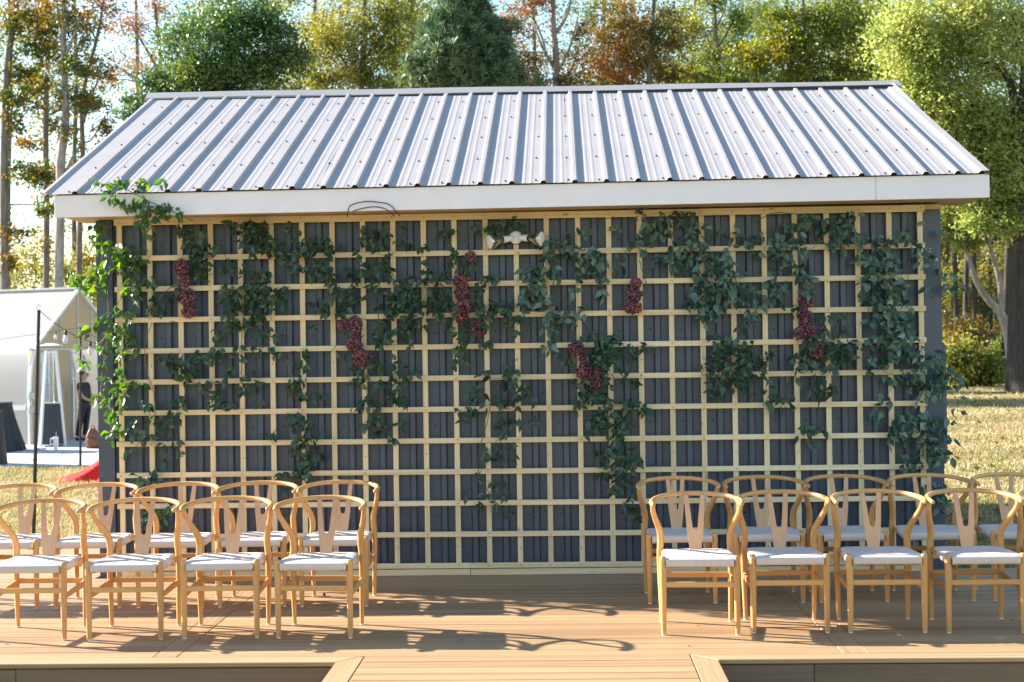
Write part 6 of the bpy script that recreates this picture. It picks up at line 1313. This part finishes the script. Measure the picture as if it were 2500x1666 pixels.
st.build('stud_frame', M['steel'], gh)
sh = MB()
for k in range(9): sh.hexa([(0.52, -0.015, 1.04 + .13 * k), (0.83, -0.015, 1.04 + .13 * k), (0.83, 0.004, 1.05 + .13 * k), (0.52, 0.004, 1.05 + .13 * k), (0.52, -0.002, 1.155 + .13 * k), (0.83, -0.002, 1.155 + .13 * k), (0.83, 0.006, 1.155 + .13 * k), (0.52, 0.006, 1.155 + .13 * k)])
lv_ = MB()
for k in range(9):
    o = MB().hexa([(0.52, -0.015, 0), (0.83, -0.015, 0), (0.83, 0.004, 0.01), (0.52, 0.004, 0.01), (0.52, -0.002, 0.118), (0.83, -0.002, 0.118), (0.83, 0.006, 0.118), (0.52, 0.006, 0.118)]).build('louvre_slat', M['blue_slat'], gh, loc=(0, 0, 1.04 + .13 * k))
MB().bar((0.42, -0.02, 1.05), (0.42, -0.02, 2.15), 0.05).build('louvre_frame', M['alu'], gh)
dr = MB()
for a, b in (((1.48, -0.02, 0.02), (1.48, -0.02, 2.18)), ((1.62, -0.30, 0.02), (1.62, -0.30, 2.05)), ((1.48, -0.02, 2.15), (1.62, -0.30, 2.05)), ((1.48, -0.02, 0.75), (1.62, -0.30, 0.75)), ((1.48, -0.02, 1.5), (1.62, -0.30, 1.5)), ((1.48, -0.02, 0.05), (1.62, -0.30, 0.05))):
    dr.bar(a, b, 0.05)
dr.build('door', M['steel'], gh)
MB().box(0.3, 3.3, 4.0, 4.03, 0.02, 2.2).build('inner_wall', M['plastic_white'], gh)
ub = MB().tube([(-0.03, -0.05, 0.02), (-0.03, -0.05, 1.25)], 0.02, 6)
ub.build('conduit', M['steel'], gh)
for z in (1.05, 0.72):
    MB().box(-0.14, 0.08, -0.13, -0.05, z, z + 0.17).build('utility_box', M['steel'], gh, bevel=0.01)
MB().bar((-0.02, 0.06, 0.86), (-0.02, GLEN, 0.86), 0.05, 0.12).build('side_rail', M['steel'], gh)

# ------------------------------------------------------------------ patio heater
hx, hy = -8.42, 21.75
ht = thing('patio_heater', 'tall silver pyramid patio heater with dark base standing before the greenhouse', 'patio heater', (hx, hy, GZ), 0.42)
cb = [(-0.27, -0.27), (0.27, -0.27), (0.27, 0.27), (-0.27, 0.27)]
for x, y in cb:
    MB().bar((x, y, 0), (x * 0.40, y * 0.40, 2.18), 0.045).build('leg', M['alu'], ht, bevel=0.004)
MB().bar((-0.12, -0.12, 2.15), (0.12, -0.12, 2.15), 0.05).build('top_bar', M['alu'], ht)
MB().bar((-0.12, 0.12, 2.15), (0.12, 0.12, 2.15), 0.05).build('top_bar', M['alu'], ht)
def taper(z0, z1, k0, k1, y=-1):
    return [(-k0, y * k0, z0), (k0, y * k0, z0), (k1, y * k1, z1), (-k1, y * k1, z1)]
for i in range(4):
    m = MB(); R_ = Matrix.Rotation(i * math.pi / 2, 4, 'Z')
    q = [R_ @ Vector(p) for p in taper(0.05, 0.97, 0.262, 0.198)]
    c = Vector((0, 0, 0.5)); m.hexa([p for p in q] + [p * 0.97 + Vector((0, 0, p.z * .03)) for p in q])
    m.build('base_panel', M['chalk'], ht)
MB().box(-0.2, 0.2, -0.2, 0.2, 0.975, 0.995).build('burner_tray', M['steel'], ht)
MB().lathe([(0.055, 0), (0.055, 1.15)], (0, 0, 0.998), 16).build('glass_tube', M['glass'], ht, smooth=True, auto=40)
MB().lathe([(0.02, 0.055), (0.10, 0.05), (0.24, 0.012), (0.275, 0.0), (0.27, -0.006), (0.10, 0.03), (0.02, 0.035)], (0, 0, 2.30), 28).build('reflector', M['alu'], ht, smooth=True, auto=40)

# ------------------------------------------------------------------ poles and string lights
def pole(x, y, z0, ztop, tipx, label):
    p = thing('light_pole', label, 'pole', (x, y, z0), group='black poles carrying the string lights')
    top = Vector((tipx - x, 0.0, ztop - z0))
    MB().tube([(0, 0, -0.1), tuple(top * 0.5), tuple(top)], [0.024, 0.022, 0.019], 8).build('shaft', M['black_metal'], p, smooth=True, auto=40)
    MB().tube([tuple(top + Vector((-0.025, 0, 0.005))), tuple(top + Vector((-0.03, 0, .04))), tuple(top + Vector((0, 0, .06))), tuple(top + Vector((.03, 0, .04)))], 0.006, 6).build('hook', M['steel'], p)
    for f in (0.12, 0.35, 0.55): MB().lathe([(0.027, 0), (0.027, .02)], tuple(top * f), 8).build('collar', M['black_metal'], p)
    return top + Vector((x, y, z0))
p1 = pole(-2.72, 5.40, -0.45, 2.185, -2.62, 'nearer black pole standing in the grass behind the left back chairs')
p2 = pole(-5.70, 15.70, -0.45, 2.17, -5.66, 'farther black pole at the edge of the concrete')
bulb_cache = {}
def string(label, a, b, sag, bulbs, r=0.004):
    a, b = Vector(a), Vector(b)
    s = thing('string_light', label, 'string light', a, group='string lights')
    def at(t): return a.lerp(b, t) - Vector((0, 0, sag * 4 * t * (1 - t)))
    MB().tube([at(i / 30) - a for i in range(31)], r, 5).build('wire', M['black_metal'], s, smooth=True)
    for t in bulbs:
        if 'b' not in bulb_cache:
            bulb_cache['s'] = MB().lathe([(0.012, 0.0), (0.017, -0.01), (0.017, -0.05), (0.012, -0.055)], (0, 0, 0), 10).mesh('socket_mesh', M['black_metal'], True, auto=40)
            bulb_cache['b'] = MB().lathe([(0.012, -0.055), (0.02, -0.07), (0.031, -0.10), (0.030, -0.125), (0.018, -0.150), (0.004, -0.156)], (0, 0, 0), 12).mesh('bulb_mesh', M['lens'], True, auto=60)
        k = link('socket', bulb_cache['s'], s, at(t) - a)
        link('bulb', bulb_cache['b'], k)
string('string light running from the nearer pole back to the shed', p1, (-0.42, 5.30, 2.62), 0.62, (0.14, 0.27, 0.40, 0.52, 0.64, 0.78))
string('string light running left from the farther pole past the nearer one', p2, (-11.5, 13.2, 1.55), 0.10, (0.07, 0.24, 0.41, 0.58))
string('string light running from the farther pole toward the shed', p2, (-3.2, 16.4, 2.3), 0.55, (0.12, 0.26, 0.40, 0.55))

# ------------------------------------------------------------------ draped tables and red cloth
def draped(name, label, x, y, z0, half_w, h, flare, seed, rz=0.0):
    rr = random.Random(seed)
    t = thing(name, label, 'table', (x, y, z0), rz)
    n = 64; rows = []
    for j in range(11):
        f = j / 10; ring = []
        for k in range(n):
            a = 2 * math.pi * k / n
            sq = 1 / max(abs(math.cos(a)), abs(math.sin(a)))
            sq = min(sq, 1.32)
            w = half_w * sq + flare * f ** 1.2 * (0.75 + 0.25 * math.sin(9 * a + seed) + 0.14 * math.sin(17 * a))
            ring.append((w * math.cos(a), w * math.sin(a), h * (1 - f) + 0.004))
        rows.append(ring)
    m = MB(); m.grid(rows, wrap=True)
    m.add(rows[0], [tuple(range(n))])
    m.build('table_skirt', M['black_cloth'], t, smooth=True, auto=60)
    MB().box(-half_w * .98, half_w * .98, -half_w * .98, half_w * .98, h - 0.03, h - 0.005).build('table_top', M['dark'], t)
    return t
draped('draped_table', 'tall table under a black cloth in front of the greenhouse side', -9.16, 20.25, GZ, 0.34, 1.06, 0.30, 3, 0.2)
draped('draped_table', 'nearer black draped table cut by the left edge of the frame', -7.88, 16.35, GZ, 0.36, 1.02, 0.12, 5)
rc = MB(); n = 40; rows = []
rr = random.Random(4)
for j in range(15):
    f = j / 14; ring = []
    for k in range(n):
        a = 2 * math.pi * k / n
        w = (0.10 + 1.0 * f ** 1.25) * (1 + 0.20 * f * math.sin(7 * a) + 0.10 * f * math.sin(13 * a + 1))
        st_ = 1.55 if math.cos(a) < 0 else 1.0
        z = 0.72 * (1 - f) ** 1.7 + 0.015 + 0.05 * (math.sin(7 * a) * .5 + .5) * f * (1 - f ** 3)
        ring.append((w * math.cos(a) * st_ * (0.62 if st_ > 1 else .7), w * math.sin(a) * 0.6, z))
    rows.append(ring)
rc.grid(rows, wrap=True)
o = rc.build('red_cloth', M['red_cloth'], smooth=True, loc=(-4.02, 12.85, -0.45))
o.data.materials[0].use_backface_culling = False
tag(o, 'bright red cloth heaped on the grass by the left shed corner', 'cloth')

# ------------------------------------------------------------------ small things on the apron
mg = thing('tumbler', 'white handled tumbler with straw on the concrete by the heater', 'cup', (-7.83, 20.35, GZ))
MB().lathe([(0.038, 0), (0.040, 0.02), (0.047, 0.09), (0.056, 0.12), (0.058, 0.28), (0.052, 0.285)], (0, 0, 0), 20).build('body', M['plastic_white'], mg, smooth=True, auto=40)
MB().tube(spline([(-0.055, 0, 0.25), (-0.115, 0, 0.24), (-0.115, 0, 0.12), (-0.055, 0, 0.13)], 12), 0.011, 8).build('handle', M['plastic_white'], mg, smooth=True)
MB().tube([(0.005, 0, 0.27), (0.012, 0, 0.40)], 0.006, 6).build('straw', M['steel'], mg)
pk = MB().grid([[(0.25 * i / 6 - .12, 0.10 * j / 4 - .05, 0.012 + 0.02 * math.sin(i * 1.3 + j * 2)) for i in range(7)] for j in range(5)])
o = pk.build('paper_packet', M['plastic_white'], smooth=True, loc=(-8.2, 20.42, GZ + 0.012)); tag(o, 'small crumpled white packet on the concrete left of the tumbler', 'packet')
bag = thing('backpack', 'brown leather backpack standing on the concrete beside the woman', 'bag', (-7.14, 20.75, GZ), 0.15)
secs = []
for f, w, d in ((0, .13, .07), (.06, .15, .085), (.3, .155, .09), (.6, .14, .08), (.85, .10, .06), (1, .05, .03)):
    ring = []
    for k in range(20):
        a = 2 * math.pi * k / 20; c, s = math.cos(a), math.sin(a)
        ring.append((w * math.copysign(abs(c) ** .5, c), d * math.copysign(abs(s) ** .5, s), 0.44 * f + 0.002))
    secs.append(ring)
m = MB(); m.grid(secs, wrap=True); m.add(secs[0], [tuple(range(19, -1, -1))]); m.add(secs[-1], [tuple(range(20))])
m.build('body', M['leather'], bag, smooth=True, auto=60)
MB().box(-0.10, 0.10, -0.125, -0.088, 0.04, 0.22).build('front_pocket', M['leather'], bag, bevel=0.015)
MB().tube(spline([(-0.04, 0, 0.43), (-0.03, 0, 0.50), (0.03, 0, 0.50), (0.04, 0, 0.43)], 10), 0.009, 6).build('handle', M['leather'], bag, smooth=True)
MB().tube(spline([(0.12, 0.05, 0.36), (0.21, 0.06, 0.28), (0.19, 0.06, 0.1), (0.13, 0.05, 0.04)], 12), 0.012, 6).build('strap', M['leather'], bag, smooth=True)

# ------------------------------------------------------------------ people
def skinned(name, V, E, R, mat, parent, sub=2):
    me = bpy.data.meshes.new(name); me.from_pydata([tuple(v) for v in V], E, [])
    o = bpy.data.objects.new(name, me); COL.objects.link(o)
    sk = o.modifiers.new('skin', 'SKIN'); sk.use_smooth_shade = True
    for i, r in enumerate(R):
        rr = r if isinstance(r, tuple) else (r, r)
        me.skin_vertices[0].data[i].radius = rr
    me.skin_vertices[0].data[0].use_root = True
    sb = o.modifiers.new('sub', 'SUBSURF'); sb.levels = sub; sb.render_levels = sub
    dg = bpy.context.evaluated_depsgraph_get()
    m2 = bpy.data.meshes.new_from_object(o.evaluated_get(dg)); m2.materials.clear(); m2.materials.append(M[mat])
    bpy.data.objects.remove(o)
    m2.polygons.foreach_set('use_smooth', [True] * len(m2.polygons))
    return link(name, m2, parent)

def person(label, loc, rz, lean=0.0):
    """facing local +x, arms reaching forward and down"""
    p = thing('person', label, 'person', loc, rz)
    V = [(0.05, 0, 0.92), (0.03, 0, 1.10), (0.0, 0, 1.30), (0.005, 0, 1.42), (0.03, 0, 1.50), (0.055, 0, 1.585), (0.05, 0, 1.655)]
    R = [(.140, .095), (.115, .09), (.14, .095), (.07, .07), (.05, .052), (.082, .098), (.075, .085)]
    E = [(0, 1), (1, 2), (2, 3), (3, 4), (4, 5), (5, 6)]
    for s in (-1, 1):
        b = len(V)
        V += [(0.0, s * .165, 1.36), (0.06, s * .205, 1.12), (0.17, s * .185, 1.02), (0.31, s * .11, 0.955), (0.365, s * .085, 0.935)]
        R += [.055, .045, .040, .028, (.034, .022)]
        E += [(2, b), (b, b + 1), (b + 1, b + 2), (b + 2, b + 3), (b + 3, b + 4)]
        b = len(V)
        V += [(0.05, s * .085, 0.86), (0.0 + .02 * s, s * .10, 0.48), (-0.07 + .03 * s, s * .10, 0.09), (-0.06 + .03 * s, s * .10, 0.045), (0.07 + .03 * s, s * .115, 0.035)]
        R += [.095, .062, .045, .045, .035]
        E += [(0, b), (b, b + 1), (b + 1, b + 2), (b + 2, b + 3), (b + 3, b + 4)]
    body = skinned('body', V, E, R, 'skin', p)
    # five fingers on each hand, nose, ears: added to the same body mesh
    ex = MB()
    for s in (-1, 1):
        h = Vector((0.365, s * .085, 0.935))
        for k, (dy, L) in enumerate(((-.024, .062), (-.008, .075), (.008, .072), (.024, .055))):
            q = h + Vector((0.01, dy, 0))
            ex.tube([q, q + Vector((L * .5, 0, -.012)), q + Vector((L * .8, 0, -L * .5))], [.009, .0085, .007], 6)
        ex.tube([h + Vector((-.02, -s * .02, .0)), h + Vector((.015, -s * .055, .0)), h + Vector((.045, -s * .06, -.02))], [.011, .010, .008], 6)
    hd = Vector((0.055, 0, 1.60))
    ex.hexa([tuple(hd + Vector(q)) for q in ((.085, -.014, -.03), (.085, .014, -.03), (.09, .008, .02), (.09, -.008, .02), (.112, -.012, -.026), (.112, .012, -.026), (.095, .006, .018), (.095, -.006, .018))])
    for s in (-1, 1): ex.lathe([(.012, 0), (.022, .004), (.018, .012)], tuple(hd + Vector((-.005, s * .078, -.01))), 10, (0, s, 0))
    bm = bmesh.new(); bm.from_mesh(body.data)
    tmp = bpy.data.meshes.new('tmp'); tmp.from_pydata(ex.v, [], ex.f); bm.from_mesh(tmp); bpy.data.meshes.remove(tmp)
    bm.to_mesh(body.data); bm.free()
    ey = MB()
    for s in (-1, 1): ey.lathe([(.006, 0), (.010, .003), (.004, .006)], tuple(hd + Vector((.083, s * .032, .012))), 8, (1, 0, 0))
    ey.build('eyes', M['hair'], body)
    MB().bar(tuple(hd + Vector((.083, -.022, -.052))), tuple(hd + Vector((.083, .022, -.052))), .012, .008).build('mouth', M['leather'], body)
    for s in (-1, 1):
        ring = [hd + Vector((.098, s * .033 + .022 * math.cos(a), .010 + .018 * math.sin(a))) for a in [2 * math.pi * k / 12 for k in range(13)]]
        MB().tube(ring, .0025, 5, cap=False).build('glasses_rim', M['black_metal'], body)
        MB().tube([hd + Vector((.096, s * .054, .012)), hd + Vector((.0, s * .082, .012))], .0025, 5).build('glasses_arm', M['black_metal'], body)
    # clothes
    T = [(0.05, 0, 0.86), (0.04, 0, 1.0), V[1], V[2], (0.0, 0, 1.405)]; TR = [(.178, .138), (.180, .138), (.165, .132), (.168, .124), (.085, .085)]; TE = [(0, 1), (1, 2), (2, 3), (3, 4)]
    for s in (-1, 1):
        b = len(T); T += [(0.0, s * .165, 1.36), (0.035, s * .19, 1.22)]; TR += [.070, .064]; TE += [(3, b), (b, b + 1)]
    skinned('shirt', T, TE, TR, 'black_cloth', p)
    T = [(0.05, 0, 0.98), (0.05, 0, 0.90)]; TR = [(.160, .118), (.165, .125)]; TE = [(0, 1)]
    for s in (-1, 1):
        b = len(T); T += [(0.05, s * .088, 0.84), (0.0 + .02 * s, s * .10, 0.48), (-0.07 + .03 * s, s * .10, 0.09)]; TR += [.108, .078, .066]; TE += [(1, b), (b, b + 1), (b + 1, b + 2)]
    skinned('trousers', T, TE, TR, 'black_cloth', p)
    for s in (-1, 1):
        MB().tube([(-0.12 + .03 * s, s * .10, .04), (-0.05 + .03 * s, s * .10, .045), (.06 + .03 * s, s * .113, .036), (.10 + .03 * s, s * .115, .03)], [.042, .048, .042, .026], 10).build('shoe', M['black_metal'], p, smooth=True)
    hr = skinned('hair', [(0.0, 0, 1.55), (0.008, 0, 1.62), (0.045, 0, 1.672), (-0.09, 0, 1.575)], [(0, 1), (1, 2), (1, 3)], [(.085, .085), (.098, .098), (.088, .075), .055], 'hair', p)
    return p
person('woman in black with dark tied hair and glasses reaching forward at the greenhouse door', (-8.32, 23.62, GZ), rad(-15))
person('second person in black facing left, mostly hidden behind the shed corner', (-7.42, 24.3, GZ), rad(172))
